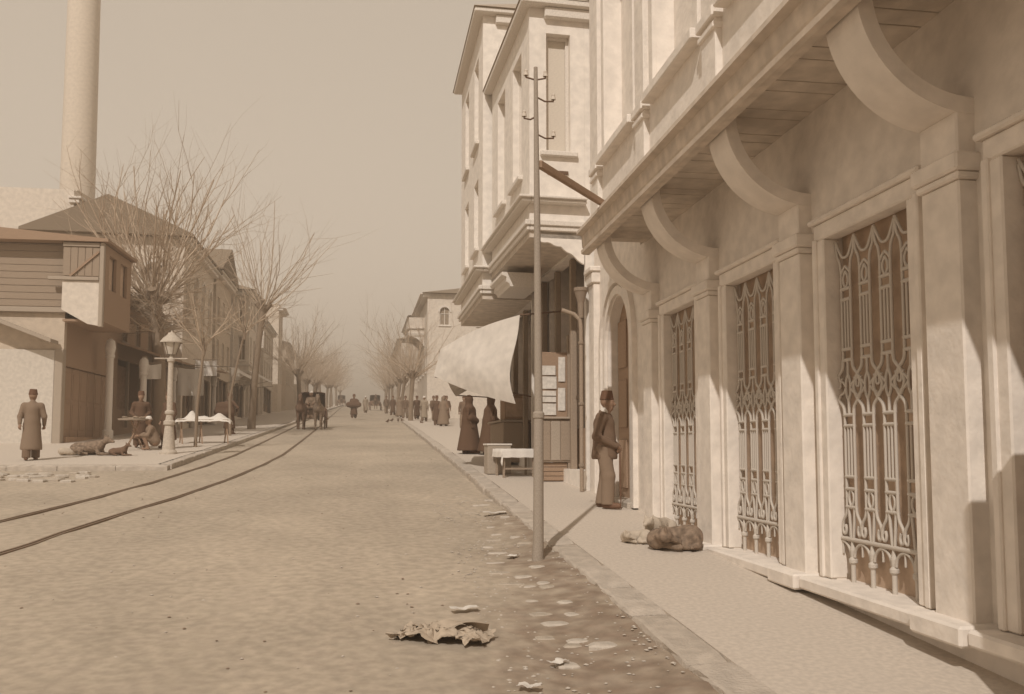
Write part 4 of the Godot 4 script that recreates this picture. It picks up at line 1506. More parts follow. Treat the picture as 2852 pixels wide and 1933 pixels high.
func far_houses() -> void:
	var L := func(z: float) -> float: return -9.9 - 0.030 * (-z - 42.0)
	# across the street
	house({name = "town_house", label = "tan house with round-arched windows behind the shop porch", s = -1.0, pos = V(L.call(-44.0), gy(-44.0), -44.0), len = 9.0, dep = 7.0, h = 9.5, wall = M.plaster_b,
		roof = "gable", rh = 1.9, rows = [{y = 5.6, w = 1.0, h = 2.6, n = 4, arch = true}], near = [{y = 5.6, w = 1.0, h = 2.6, n = 2, arch = true, at = [3.0, 5.6]}], shop = [[0.4, 4.2, 2.6], [4.8, 8.6, 2.6]], chimneys = [[-4.5, 7.0, 2.4]]})
	house({name = "town_house", label = "brown gabled house next to the arched tan house", s = -1.0, pos = V(L.call(-53.6), gy(-53.6), -53.6), len = 6.5, dep = 7.0, h = 9.3, wall = M.plaster_c,
		roof = "front_gable", rh = 2.0, rows = [{y = 3.6, w = 0.9, h = 1.6, n = 3}, {y = 6.2, w = 0.9, h = 1.6, n = 3}], near = [{y = 6.2, w = 0.9, h = 1.6, n = 2}], shop = [[0.5, 6.0, 2.5]]})
	house({name = "town_house", label = "pale house with a boxed bay above a shuttered shop", s = -1.0, pos = V(L.call(-61.0), gy(-61.0), -61.0), len = 7.5, dep = 7.0, h = 9.0, wall = M.plaster,
		roof = "hip", rh = 1.7, roof_out = 1.0, bays = [{a0 = 0.6, a1 = 6.6, y0 = 3.3, y1 = 8.98, out = 1.0, rows = [{y = 4.2, w = 0.85, h = 1.7, n = 3}, {y = 6.7, w = 0.85, h = 1.7, n = 3}], near = [{y = 4.2, w = 0.5, h = 1.7, n = 1}, {y = 6.7, w = 0.5, h = 1.7, n = 1}]}],
		rows = [], near = [{y = 6.7, w = 0.9, h = 1.6, n = 2}], shop = [[0.6, 6.8, 2.4]], chimneys = [[-4.0, 5.0, 2.6]]})
	house({name = "town_house", label = "low tan house between two taller pale houses", s = -1.0, pos = V(L.call(-70.0), gy(-70.0), -70.0), len = 8.0, dep = 7.0, h = 8.2, wall = M.plaster_b,
		roof = "hip", rh = 1.4, rows = [{y = 4.2, w = 0.9, h = 1.7, n = 4}], shop = [[0.6, 7.4, 2.4]]})
	house({name = "town_house", label = "pale plastered house with four windows on each storey", s = -1.0, pos = V(L.call(-80.0), gy(-80.0), -80.0), len = 9.0, dep = 7.0, h = 8.4, wall = M.plaster,
		roof = "hip", rh = 1.4, rows = [{y = 3.4, w = 0.9, h = 1.6, n = 4}, {y = 6.0, w = 0.9, h = 1.6, n = 4}], near = [{y = 6.0, w = 0.9, h = 1.6, n = 2}], shop = [[0.6, 8.4, 2.3]]})
	house({name = "town_house", label = "tall narrow tan house like a tower over its neighbours", s = -1.0, pos = V(L.call(-94.0), gy(-94.0), -94.0), len = 5.0, dep = 6.0, h = 11.2, wall = M.plaster_b,
		roof = "flat", cornice = 0.6, rows = [{y = 3.4, w = 0.9, h = 1.6, n = 2}, {y = 6.0, w = 0.9, h = 1.6, n = 2}, {y = 8.6, w = 0.9, h = 1.6, n = 2}], near = [{y = 8.6, w = 0.9, h = 1.6, n = 2}]})
	house({name = "town_house", label = "brown house at the start of the bare avenue past the tower-like house", s = -1.0, pos = V(L.call(-104.0), gy(-104.0), -104.0), len = 14.0, dep = 7.0, h = 8.0, wall = M.plaster_c,
		roof = "hip", rh = 1.4, rows = [{y = 3.4, w = 0.9, h = 1.6, n = 5}, {y = 5.8, w = 0.9, h = 1.4, n = 5}]})
	house({name = "town_house", label = "long low tan house behind the bare avenue trees", s = -1.0, pos = V(L.call(-122.0), gy(-122.0), -122.0), len = 26.0, dep = 7.0, h = 7.2, wall = M.plaster_b,
		roof = "hip", rh = 1.4, rows = [{y = 4.2, w = 0.9, h = 1.6, n = 9}]})
	# beyond the awning
	house({name = "mansion", label = "tall pale mansion with a projecting bay and arched upper windows", s = 1.0, theta = 0.03, pos = V(3.25, gy(-70.0), -70.0), len = 12.0, dep = 9.0, h = 10.2, wall = M.plaster,
		roof = "hip", rh = 1.5, cornice = 0.5, rows = [{y = 3.8, w = 0.9, h = 1.7, n = 4}],
		near = [{y = 7.6, w = 0.8, h = 1.5, n = 3, arch = true, at = [1.4, 4.5, 7.6]}, {y = 3.8, w = 0.9, h = 1.7, n = 3, at = [1.4, 4.5, 7.6]}],
		bays = [{a0 = 3.5, a1 = 8.5, y0 = 7.2, y1 = 8.7, out = 1.3, rows = [{y = 7.45, w = 0.6, h = 1.0, n = 4}]}], chimneys = [[-5.0, 3.0, 2.4]]})
	house({name = "town_house", label = "tan house past the tall mansion with the bay", s = 1.0, theta = 0.03, pos = V(2.4, gy(-84.0), -84.0), len = 12.0, dep = 8.0, h = 9.6, wall = M.plaster_b,
		roof = "hip", rh = 1.5, rows = [{y = 3.4, w = 0.9, h = 1.6, n = 4}, {y = 5.8, w = 0.9, h = 1.5, n = 4}]})
	house({name = "town_house", label = "long pale house half hidden by bare avenue trees", s = 1.0, theta = 0.03, pos = V(1.6, gy(-100.0), -100.0), len = 30.0, dep = 8.0, h = 8.4, wall = M.plaster,
		roof = "hip", rh = 1.5, rows = [{y = 3.4, w = 0.9, h = 1.6, n = 8}, {y = 5.6, w = 0.9, h = 1.4, n = 8}]})
	house({name = "town_house", label = "tan house set back behind the crowd on the pavement", s = 1.0, theta = 0.0, pos = V(9.0, gy(-40.0), -40.0), len = 26.0, dep = 8.0, h = 8.0, wall = M.plaster_b,
		roof = "hip", rh = 1.5, rows = [{y = 3.4, w = 0.9, h = 1.6, n = 6}, {y = 5.8, w = 0.9, h = 1.5, n = 6}]})

# ---------------------------------------------------------------- trees
func branch(st: SurfaceTool, p: Vector3, d: Vector3, ln: float, r: float, depth: int, up: float, spread: float, kids: int) -> void:
	var pts: Array = [p]
	var rad: Array = [r]
	var q := p
	var dd := d
	var segs := 3 if depth > 0 else 2
	for i in segs:
		dd = (dd + V(rng.randfn(0, 0.13), rng.randfn(0, 0.08) + up * 0.12, rng.randfn(0, 0.13))).normalized()
		q += dd * ln / segs
		pts.append(q)
		rad.append(lerpf(r, r * 0.45, float(i + 1) / segs))
		if depth > 0:
			for k in kids:
				if rng.randf() < 0.8:
					var ax := dd.cross(V(rng.randfn(), rng.randfn(), rng.randfn())).normalized()
					var nd := dd.rotated(ax, rng.randf_range(0.35, 0.95) * spread)
					branch(st, pts[i].lerp(q, rng.randf()), nd, ln * rng.randf_range(0.35, 0.65), rad[i] * 0.55, depth - 1, up, spread, kids)
	tube(st, pts, rad, 6 if r > 0.05 else (4 if r > 0.015 else 3), false)

# heads: knobs on the trunk from which the shoots fan out
func bare_tree(called: String, label: String, at: Vector3, trunk: Array, rads: Array, shoots: int, shoot_len: float, shoot_r: float, depth: int, fan: float, kids: int, group := "", low := 0) -> Node3D:
	var t := thing(called, label, "tree", at, 0.0, group)
	var st := begin()
	tube(st, trunk, rads, 10)
	var top: Vector3 = trunk[-1]
	var tr: float = rads[-1]
	for i in 5:
		var an := TAU * i / 5.0 + 0.3
		tube(st, [top - V(0, 0.35, 0), top + V(cos(an) * tr * 2.2, 0.1 + 0.15 * (i % 2), sin(an) * tr * 2.2)], [tr * 0.8, tr * 0.75], 7)
	part("trunk", st, M.bark, t)
	st = begin()
	for i in shoots:
		var an := TAU * i / shoots + rng.randf() * 0.5
		var f := fan * sqrt(rng.randf())
		var d := V(cos(an) * sin(f), cos(f), sin(an) * sin(f))
		branch(st, top + V(d.x * tr * 2.0, rng.randf_range(-0.2, 0.2), d.z * tr * 2.0), d, shoot_len * rng.randf_range(0.65, 1.1), shoot_r * rng.randf_range(0.7, 1.2), depth, 1.0, 1.0, kids)
	for i in low:
		var p: Vector3 = trunk[-1].lerp(trunk[-2], rng.randf())
		var an := rng.randf() * TAU
		branch(st, p, V(cos(an), rng.randf_range(-0.1, 0.5), sin(an)).normalized(), shoot_len * rng.randf_range(0.3, 0.55), shoot_r * 0.7, depth, 0.3, 1.0, kids)
	part("crown", st, M.twig, t)
	return t

func make_trees() -> void:
	bare_tree("plane_tree", "big bare tree fanning up beside the dark timber house", V(-9.3, gy(-37.6), -37.6), [V(0, -0.3, 0), V(-0.05, 2.0, 0.05), V(-0.2, 4.2, 0), V(-0.35, 5.8, 0)], [0.34, 0.27, 0.24, 0.26], 34, 5.2, 0.042, 2, 0.85, 2, "", 46)
	bare_tree("plane_tree", "slim pollarded tree with a knobbed head and thin shoots", V(-6.75, gy(-45.0), -45.0), [V(0, -0.3, 0), V(0.1, 2.2, 0), V(0.3, 4.6, 0), V(0.5, 6.3, 0)], [0.22, 0.17, 0.15, 0.17], 24, 5.0, 0.024, 1, 1.0, 2, "", 8)
	bare_tree("young_tree", "young staked tree between the lamp post and the stall", V(-6.1, gy(-29.1), -29.1), [V(0, -0.2, 0), V(0.03, 1.3, 0), V(0.12, 2.4, 0), V(0.2, 3.3, 0)], [0.055, 0.05, 0.045, 0.04], 9, 2.0, 0.02, 1, 1.1, 2)
	bare_tree("young_tree", "thin crooked young tree beside the pedlar in black", V(-6.45, gy(-37.4), -37.4), [V(0, -0.2, 0), V(-0.05, 1.6, 0), V(0.25, 3.2, 0), V(0.5, 4.4, 0)], [0.06, 0.055, 0.05, 0.04], 12, 2.4, 0.022, 1, 1.2, 2)
	# the avenue: four grown trees, copied along both kerbs
	var src: Array = []
	for k in 4:
		src.append(bare_tree("avenue_tree", "bare leafless tree of the avenue across from the mansion" if k < 2 else "bare leafless tree of the avenue before the mansion", Vector3.ZERO,
			[V(0, -0.3, 0), V(0.05, 1.6, 0), V(-0.05 + 0.1 * k, 3.2, 0.1)], [0.2, 0.16, 0.17], 20, 4.4, 0.032, 2, 1.25, 2, "avenue trees"))
	var n := 0
	var zl := [-74.0, -86.0, -96.0, -106.0, -116.0, -127.0, -138.0, -150.0, -164.0, -180.0]
	var zr := [-62.0, -74.0, -84.0, -95.0, -107.0, -120.0, -136.0, -154.0]
	for side in 2:
		var zz: Array = zl if side == 0 else zr
		for i in zz.size():
			var z: float = zz[i]
			var x := left_kerb_x(z) - 1.2 if side == 0 else 2.3 - 0.022 * (-z - 40.0)
			var at := V(x + rng.randf_range(-0.3, 0.3), gy(z), z)
			var lab := "bare leafless tree of the avenue across from the mansion" if side == 0 else "bare leafless tree of the avenue before the mansion"
			var t: Node3D
			if i < 2:
				t = src[side * 2 + i]
				t.position = at
			else:
				t = copy(src[(i + side) % 4], at, rng.randf() * TAU, lab)
			var sc := rng.randf_range(0.85, 1.15)
			t.scale = V(sc, sc * rng.randf_range(0.95, 1.15), sc)

# ---------------------------------------------------------------- people
func hand(st: SurfaceTool, wrist: Vector3, dir: Vector3, palm_n: Vector3, s: float, cell: float) -> void:
	var d := dir.normalized()
	var n := (palm_n - d * palm_n.dot(d)).normalized()
	var side := d.cross(n)
	var pr: Array = []
	pr.append([wrist, wrist + d * 0.085, 0.026, 0.036, 0.02])
	for k in 4:
		var o := side * (k - 1.5) * 0.019
		var b0 := wrist + d * 0.085 + o
		var l: float = [0.062, 0.075, 0.070, 0.055][k]
		var m := b0 + (d * 0.9 + n * 0.25).normalized() * l * 0.5
		pr.append([b0, m, 0.0098, 0.009, 0.008])
		pr.append([m, m + (d * 0.45 + n * 0.9).normalized() * l * 0.55, 0.009, 0.0078, 0.004])
	var t0 := wrist + d * 0.025 + side * s * 0.03
	var t1 := t0 + (d * 0.6 + side * s * 0.7 + n * 0.2).normalized() * 0.045
	pr.append([t0, t1, 0.012, 0.011, 0.012])
	pr.append([t1, t1 + (d * 0.85 + n * 0.5).normalized() * 0.035, 0.011, 0.009, 0.004])
	body(st, pr, cell)

func human(root: Node3D, o: Dictionary) -> void:
	var cell: float = o.get("cell", 0.02)
	var fine: bool = o.get("fine", false)
	var coat: String = o.get("coat", "jacket")
	var ln := V(0, 0, o.get("lean", 0.0))
	var tl := ln * 0.6
	var stride: float = o.get("stride", 0.06)
	var hipy := 0.92
	var ank := [V(-0.10, 0.08, stride), V(0.10, 0.08, -stride)]
	var knee := [V(-0.10, 0.49, stride * 0.6 + 0.04), V(0.10, 0.49, -stride * 0.4 + 0.03)]
	var hip := [V(-0.09, hipy, 0), V(0.09, hipy, 0)]
	var sh := [V(-0.19, 1.37, -0.01) + ln, V(0.19, 1.37, -0.01) + ln]
	var el: Array = o.get("elbow", [V(-0.27, 1.10, -0.02), V(0.27, 1.10, -0.02)])
	var wr: Array = o.get("wrist", [V(-0.26, 0.86, 0.08), V(0.26, 0.86, 0.08)])
	var hd: Vector3 = V(0, 1.61, 0.01) + ln * 1.4 + o.get("head", Vector3.ZERO)
	var pr: Array = [[V(-0.07, 0.95, 0), V(0.07, 0.95, 0), 0.115, 0.115, 0.03], [V(0, 0.95, 0), V(0, 1.28, -0.01) + tl, 0.12, 0.135, 0.06],
		[V(-0.14, 1.36, -0.01) + ln, V(0.14, 1.36, -0.01) + ln, 0.075, 0.075, 0.06], [V(0, 1.40, -0.005) + ln, hd - V(0, 0.08, 0.0), 0.056, 0.052, 0.04]]
	for i in 2:
		pr.append([hip[i], knee[i], 0.085, 0.058, 0.04])
		pr.append([knee[i], ank[i], 0.058, 0.042, 0.03])
		pr.append([ank[i] - V(0, 0.03, 0.03), ank[i] + V(-0.02 + 0.04 * i, -0.045, 0.16), 0.042, 0.034, 0.02])
		pr.append([sh[i], el[i], 0.055, 0.043, 0.04])
		pr.append([el[i], wr[i], 0.042, 0.028, 0.02])
	var st := begin()
	body(st, pr, cell)
	var hp: Array = [[hd + V(0, 0.02, -0.015), hd + V(0, 0.0, 0.02), 0.094, 0.085, 0.02], [hd + V(0, -0.04, 0.03), hd + V(0, -0.085, 0.045), 0.066, 0.045, 0.04], [hd - V(0, 0.14, 0.005), hd - V(0, 0.05, 0.0), 0.052, 0.055, 0.03]]
	if fine:
		hp.append([hd + V(0, 0.005, 0.10), hd + V(0, -0.03, 0.115), 0.010, 0.017, 0.012])
		hp.append([hd + V(-0.035, -0.078, 0.072), hd + V(0.035, -0.078, 0.072), 0.010, 0.010, 0.012])
		hp.append([hd + V(-0.05, 0.022, 0.085), hd + V(0.05, 0.022, 0.085), 0.012, 0.012, 0.014])
		for s in [-1, 1]:
			hp.append([hd + V(s * 0.088, 0.01, -0.005), hd + V(s * 0.090, -0.03, 0.0), 0.018, 0.014, 0.01])
	body(st, hp, 0.008 if fine else cell * 0.7)
	for i in 2:
		var dv: Vector3 = o.hand_dir[i] if o.has("hand_dir") else wr[i] - el[i]
		var pn: Vector3 = o.palm[i] if o.has("palm") else V(0.6 - 1.2 * i, 0, 0.5)
		hand(st, wr[i], dv, pn, -1.0 if i == 0 else 1.0, 0.006 if fine else 0.012)
	part("body", st, o.get("skin", M.skin), root)
	if fine:
		for s in [-1, 1]:
			st = begin()
			body(st, [[hd + V(s * 0.034, 0.003, 0.088), hd + V(s * 0.034, 0.003, 0.0882), 0.011, 0.011, 0.0]], 0.005)
			part("eye", st, M.shoe, root)
		st = begin()
		body(st, [[hd + V(-0.025, -0.062, 0.098), hd + V(0.025, -0.062, 0.098), 0.008, 0.008, 0.0]], 0.005)
		part("moustache", st, M.shoe, root)
	# coat
	st = begin()
	var cp: Array = []
	match coat:
		"jacket":
			cp = [[V(0, 0.80, 0.0), V(0, 1.05, 0.0) + tl * 0.3, 0.20, 0.165, 0.05], [V(0, 1.05, 0) + tl * 0.3, V(0, 1.27, -0.01) + tl, 0.155, 0.165, 0.06], [V(-0.155, 1.365, -0.01) + ln, V(0.155, 1.365, -0.01) + ln, 0.088, 0.088, 0.07], [V(0, 1.38, -0.02) + ln, V(0, 1.45, -0.02) + ln, 0.085, 0.075, 0.03]]
		"long":
			cp = [[V(0, 0.32, 0.0), V(0, 1.0, 0.0) + tl * 0.3, 0.25, 0.175, 0.06], [V(0, 1.0, 0) + tl * 0.3, V(0, 1.27, -0.01) + tl, 0.17, 0.17, 0.06], [V(-0.155, 1.365, -0.01) + ln, V(0.155, 1.365, -0.01) + ln, 0.09, 0.09, 0.07], [V(0, 1.38, -0.02) + ln, V(0, 1.45, -0.02) + ln, 0.085, 0.078, 0.03]]
		"cloak":
			cp = [[V(0, 0.0, 0.0), V(0, 0.98, 0.0), 0.385, 0.215, 0.05], [V(0, 0.98, 0), V(0, 1.26, 0) + tl, 0.215, 0.20, 0.06], [V(-0.15, 1.34, 0) + ln, V(0.15, 1.34, 0) + ln, 0.105, 0.105, 0.08], [V(0, 1.38, -0.01) + ln, hd + V(0, 0.02, -0.02), 0.10, 0.125, 0.05], [V(-0.24, 1.05, 0.06), V(-0.10, 0.98, 0.20), 0.10, 0.09, 0.06], [V(0.24, 1.05, 0.06), V(0.10, 0.98, 0.20), 0.10, 0.09, 0.06]]
			for i in 9:
				var an := TAU * i / 9.0
				cp.append([V(cos(an) * 0.335, 0.0, sin(an) * 0.335), V(cos(an) * 0.19, 0.85, sin(an) * 0.19), 0.065, 0.02, 0.02])
	for i in 2:
		if coat != "cloak":
			cp.append([sh[i], el[i], 0.076, 0.062, 0.05])
			cp.append([el[i], (el[i] as Vector3).lerp(wr[i], 0.92), 0.062, 0.046, 0.03])
	var cuts := {jacket = 0.74, long = 0.26, cloak = 0.09}
	body(st, cp, cell, cuts[coat])
	part("coat" if coat != "cloak" else "cloak", st, o.coat_mat, root)
	if coat != "cloak":
		st = begin()
		var lp: Array = []
		for i in 2:
			lp.append([hip[i] + V(0, -0.02, 0), knee[i], 0.115, 0.102, 0.04])
			lp.append([knee[i], ank[i] + V(0, 0.0, 0), 0.102, 0.10, 0.03])
		body(st, lp, cell, 0.06)
		part("trousers", st, o.leg_mat, root)
	for i in 2:
		st = begin()
		body(st, [[ank[i] - V(0, 0.025, 0.04), ank[i] + V(-0.015 + 0.03 * i, -0.035, 0.17), 0.052, 0.044, 0.0]], maxf(cell * 0.7, 0.012), 0.0)
		part("shoe", st, M.shoe, root)
	match o.get("hat", "fez"):
		"fez":
			st = begin()
			var y0 := 0.045
			lathe(st, [Vector2(0.104, y0), Vector2(0.108, y0 + 0.005), Vector2(0.082, y0 + 0.135), Vector2(0.074, y0 + 0.142), Vector2(0.0, y0 + 0.145)], hd + V(0, 0, -0.01), 18)
			part("fez", st, M.fez, root)
		"turban":
			st = begin()
			for k in 3:
				var pts: Array = []
				var rr: Array = []
				for i in 17:
					var an := TAU * i / 16.0
					pts.append(hd + V(cos(an) * (0.098 - k * 0.012), 0.06 + k * 0.028 + 0.012 * sin(an * 2.0), sin(an) * (0.098 - k * 0.012)))
					rr.append(0.028)
				tube(st, pts, rr, 6, false)
			lathe(st, [Vector2(0.09, 0.08), Vector2(0.06, 0.15), Vector2(0, 0.165)], hd, 12)
			part("turban", st, M.white_cloth, root)
	if o.has("collar"):
		st = begin()
		lathe(st, [Vector2(0.075, 1.435), Vector2(0.082, 1.46), Vector2(0.066, 1.525), Vector2(0.060, 1.525)], ln + V(0, 0, -0.002), 16)
		part("collar", st, M.white_cloth, root)

func right_people() -> void:
	# the man by the arched doorway
	var p := thing("person", "man in a fez and dark jacket with hands clasped by the arched doorway", "person", V(3.30, gy(-12.85) , -12.85), deg_to_rad(62.0))
	human(p, {cell = 0.015, fine = true, coat = "jacket", coat_mat = M.cloth_brown, leg_mat = M.cloth_grey, collar = true, stride = 0.07, head = V(0, -0.01, 0.03), lean = 0.01,
		elbow = [V(-0.30, 1.08, -0.05), V(0.30, 1.08, -0.05)], wrist = [V(-0.07, 0.93, 0.22), V(0.08, 0.92, 0.21)], hand_dir = [V(0.75, -0.35, 0.15), V(-0.75, -0.35, 0.2)], palm = [V(0.2, 0, -1), V(-0.2, 0, -1)]})
	# the cane he holds is a thing of its own
	var st := begin()
	tube(st, [V(0.0, 0.0, 0.25), V(0.0, 0.86, 0.24), V(0, 0.92, 0.235), V(0, 0.94, 0.21), V(0, 0.92, 0.19)], [0.009, 0.011, 0.011, 0.011, 0.011], 8)
	var cane := part("walking_cane", st, M.shoe, self)
	cane.position = p.position
	cane.rotation.y = p.rotation.y
	tag(cane, "thin dark cane held by the man in the fez", "cane")
	# two women in dark cloaks under the awning
	p = thing("person", "woman in a long dark cloak walking ahead beside the awning", "person", V(2.45, gy(-25.6), -25.6), deg_to_rad(80.0))
	human(p, {cell = 0.026, coat = "cloak", coat_mat = M.cloth_black, leg_mat = M.cloth_black, hat = "none", stride = 0.13, skin = M.cloth_black})
	p = thing("person", "woman in a dark cloak under the awning close to the counter", "person", V(3.02, gy(-25.2), -25.2), deg_to_rad(95.0))
	human(p, {cell = 0.026, coat = "cloak", coat_mat = M.cloth_black, leg_mat = M.cloth_black, hat = "none", stride = 0.10, lean = 0.03, skin = M.cloth_black})
	# passers-by farther up: four figures, then copies
	var lab := "small passer-by on the pavement by the mansion"
	var grp := "passers-by by the mansion"
	var src: Array = []
	var kinds := [{coat = "long", coat_mat = M.cloth_black, leg_mat = M.cloth_black, hat = "fez"}, {coat = "jacket", coat_mat = M.cloth_brown, leg_mat = M.cloth_grey, hat = "fez"}, {coat = "cloak", coat_mat = M.cloth_grey, leg_mat = M.cloth_grey, hat = "none"}, {coat = "long", coat_mat = M.cloth_tan, leg_mat = M.cloth_brown, hat = "turban"}]
	for k in kinds:
		var q := thing("person", lab, "person", Vector3.ZERO, 0.0, grp)
		k.cell = 0.042
		k.stride = 0.14
		human(q, k)
		src.append(q)
	var spots := [[3.0, -52.0, 0], [3.6, -54.0, 1], [3.3, -50.5, 2], [4.0, -58.0, 0], [2.6, -60.0, 3], [3.4, -63.0, 1], [2.3, -66.0, 0], [1.5, -69.0, 1], [1.1, -73.0, 2], [0.6, -80.0, 0], [0.0, -88.0, 1], [4.2, -47.0, 1]]
	for i in spots.size():
		var q: Array = spots[i]
		var at := V(q[0], gy(q[1]), q[1])
		var turn := rng.randf_range(-0.5, 0.5) + (0.0 if i % 2 else PI)
		if q[2] >= 0 and src[q[2]] != null and not src[q[2]].has_meta("placed"):
			src[q[2]].position = at
			src[q[2]].rotation.y = turn
			src[q[2]].set_meta("placed", true)
		else:
			var c := copy(src[q[2]], at, turn)
			c.remove_meta("placed")
	for c in src:
		c.remove_meta("placed")
	# figures out on the road
	copy(src[3], V(-2.15, gy(-91.0), -91.0), 0.2, "figure in pale clothes walking up the middle of the road", "figures on the open road")
	var port := copy(src[0], V(-2.5, gy(-68.2), -68.2), PI, "dark porter with a load on his back in mid road", "figures on the open road")
	port.scale = V(1.15, 1.05, 1.15)
	st = begin()
	body(st, [[V(-0.38, 1.05, 0), V(0.38, 1.05, 0), 0.22, 0.2, 0.0], [V(-0.1, 1.3, -0.1), V(0.2, 1.3, -0.1), 0.2, 0.2, 0.1]], 0.05)
	var bundle := part("porter_load", st, M.cloth_black, self)
	bundle.position = V(-2.5, gy(-68.2), -67.95)
	tag(bundle, "dark bundle on the back of the porter in mid road", "bundle")
	# pigeons on the road
	st = begin()
	body(st, [[V(0, 0.13, -0.08), V(0, 0.17, 0.06), 0.05, 0.07, 0.03], [V(0, 0.2, 0.09), V(0, 0.27, 0.12), 0.04, 0.035, 0.03], [V(0, 0.13, -0.1), V(0, 0.11, -0.24), 0.035, 0.015, 0.03], [V(-0.03, 0.0, 0.02), V(-0.03, 0.12, 0.0), 0.012, 0.014, 0.0], [V(0.03, 0.0, 0.02), V(0.03, 0.12, 0.0), 0.012, 0.014, 0.0]], 0.016)
	var m0 := st.commit()
	for q in [[1.3, -63.0], [1.75, -62.4], [2.05, -62.0], [3.2, -56.5], [1.0, -60.5]]:
		var b := MeshInstance3D.new()
		b.mesh = m0
		b.material_override = M.cloth_black
		b.name = numbered("pigeon")
		add_child(b)
		b.position = V(q[0] - 0.9, gy(q[1]) - 0.135, q[1])
		b.rotation.y = rng.randf() * TAU
		tag(b, "small dark pigeon pecking on the road by the mansion", "pigeon", "pigeons on the road")

func left_people() -> void:
	var p := thing("person", "man in a long brown overcoat striding past the white wall", "person", V(-8.85, gy(-23.3), -23.3), deg_to_rad(200.0))
	human(p, {cell = 0.022, coat = "long", coat_mat = M.cloth_grey, leg_mat = M.cloth_brown, hat = "fez", stride = 0.17, lean = 0.02, wrist = [V(-0.27, 0.88, 0.16), V(0.27, 0.90, -0.1)]})
	p = thing("person", "hawker in black standing behind his round tray", "person", V(-7.75, gy(-28.9), -28.9), deg_to_rad(15.0))
	human(p, {cell = 0.026, coat = "long", coat_mat = M.cloth_black, leg_mat = M.cloth_black, hat = "fez", stride = 0.03, lean = 0.05, wrist = [V(-0.16, 0.98, 0.26), V(0.16, 0.98, 0.26)]})
	p = thing("person", "man in a black coat standing close behind the lamp post", "person", V(-6.75, gy(-28.3), -28.3), deg_to_rad(-40.0))
	human(p, {cell = 0.026, coat = "long", coat_mat = M.cloth_black, leg_mat = M.cloth_black, hat = "fez", stride = 0.05})
	p = thing("person", "boy in a pale cap squatting by the hawker's tray", "person", V(-7.05, gy(-27.5), -27.5), deg_to_rad(-70.0))
	human_squat(p)
	p = thing("person", "pedlar in black carrying a bulky pack across from the carriage", "person", V(-6.7, gy(-38.6), -38.6), deg_to_rad(150.0))
	human(p, {cell = 0.03, coat = "long", coat_mat = M.cloth_black, leg_mat = M.cloth_black, hat = "fez", stride = 0.04, elbow = [V(-0.42, 1.15, 0.0), V(0.42, 1.15, 0.0)], wrist = [V(-0.20, 1.0, 0.22), V(0.2, 1.0, 0.22)]})
	var st := begin()
	body(st, [[V(-0.25, 0.95, -0.3), V(0.28, 0.95, -0.3), 0.22, 0.24, 0.0], [V(-0.2, 1.2, -0.3), V(0.25, 1.2, -0.3), 0.2, 0.2, 0.1]], 0.04)
	var pk := part("pack", st, M.cloth_black, self)
	pk.position = p.position
	pk.rotation.y = p.rotation.y
	tag(pk, "bulky dark pack on the pedlar's back", "pack")

func human_squat(root: Node3D) -> void:
	var st := begin()
	var pr: Array = [[V(-0.07, 0.24, -0.1), V(0.07, 0.24, -0.1), 0.11, 0.11, 0.03], [V(0, 0.26, -0.1), V(0, 0.62, 0.02), 0.11, 0.12, 0.05], [V(-0.12, 0.66, 0.03), V(0.12, 0.66, 0.03), 0.065, 0.065, 0.05], [V(0, 0.68, 0.04), V(0, 0.80, 0.08), 0.05, 0.045, 0.04], [V(0, 0.90, 0.08), V(0, 0.84, 0.12), 0.09, 0.07, 0.03]]
	for s in [-1, 1]:
		pr.append([V(s * 0.09, 0.24, -0.08), V(s * 0.15, 0.46, 0.22), 0.08, 0.058, 0.03])
		pr.append([V(s * 0.15, 0.46, 0.22), V(s * 0.12, 0.08, 0.10), 0.055, 0.04, 0.02])
		pr.append([V(s * 0.12, 0.05, 0.08), V(s * 0.13, 0.04, 0.24), 0.04, 0.03, 0.02])
		pr.append([V(s * 0.16, 0.65, 0.03), V(s * 0.22, 0.45, 0.12), 0.048, 0.04, 0.03])
		pr.append([V(s * 0.22, 0.45, 0.12), V(s * 0.12, 0.44, 0.34), 0.038, 0.028, 0.02])
	body(st, pr, 0.022)
	for s in [-1, 1]:
		hand(st, V(s * 0.12, 0.44, 0.34), V(-s * 0.3, -0.2, 1), V(0, -1, 0), s, 0.012)
	part("body", st, M.skin, root)
	st = begin()
	var cp: Array = [[V(0, 0.28, -0.1), V(0, 0.60, 0.02), 0.17, 0.15, 0.05], [V(-0.13, 0.66, 0.03), V(0.13, 0.66, 0.03), 0.08, 0.08, 0.06]]
	for s in [-1, 1]:
		cp.append([V(s * 0.09, 0.26, -0.08), V(s * 0.15, 0.46, 0.22), 0.10, 0.08, 0.03])
		cp.append([V(s * 0.16, 0.65, 0.03), V(s * 0.22, 0.45, 0.12), 0.066, 0.056, 0.03])
		cp.append([V(s * 0.22, 0.45, 0.12), V(s * 0.14, 0.44, 0.30), 0.054, 0.04, 0.02])
	body(st, cp, 0.022)
	part("coat", st, M.cloth_grey, root)
	st = begin()
	lathe(st, [Vector2(0.098, 0.93), Vector2(0.09, 0.99), Vector2(0.05, 1.03), Vector2(0, 1.035)], V(0, 0, 0.085), 14)
	part("cap", st, M.white_cloth, root)

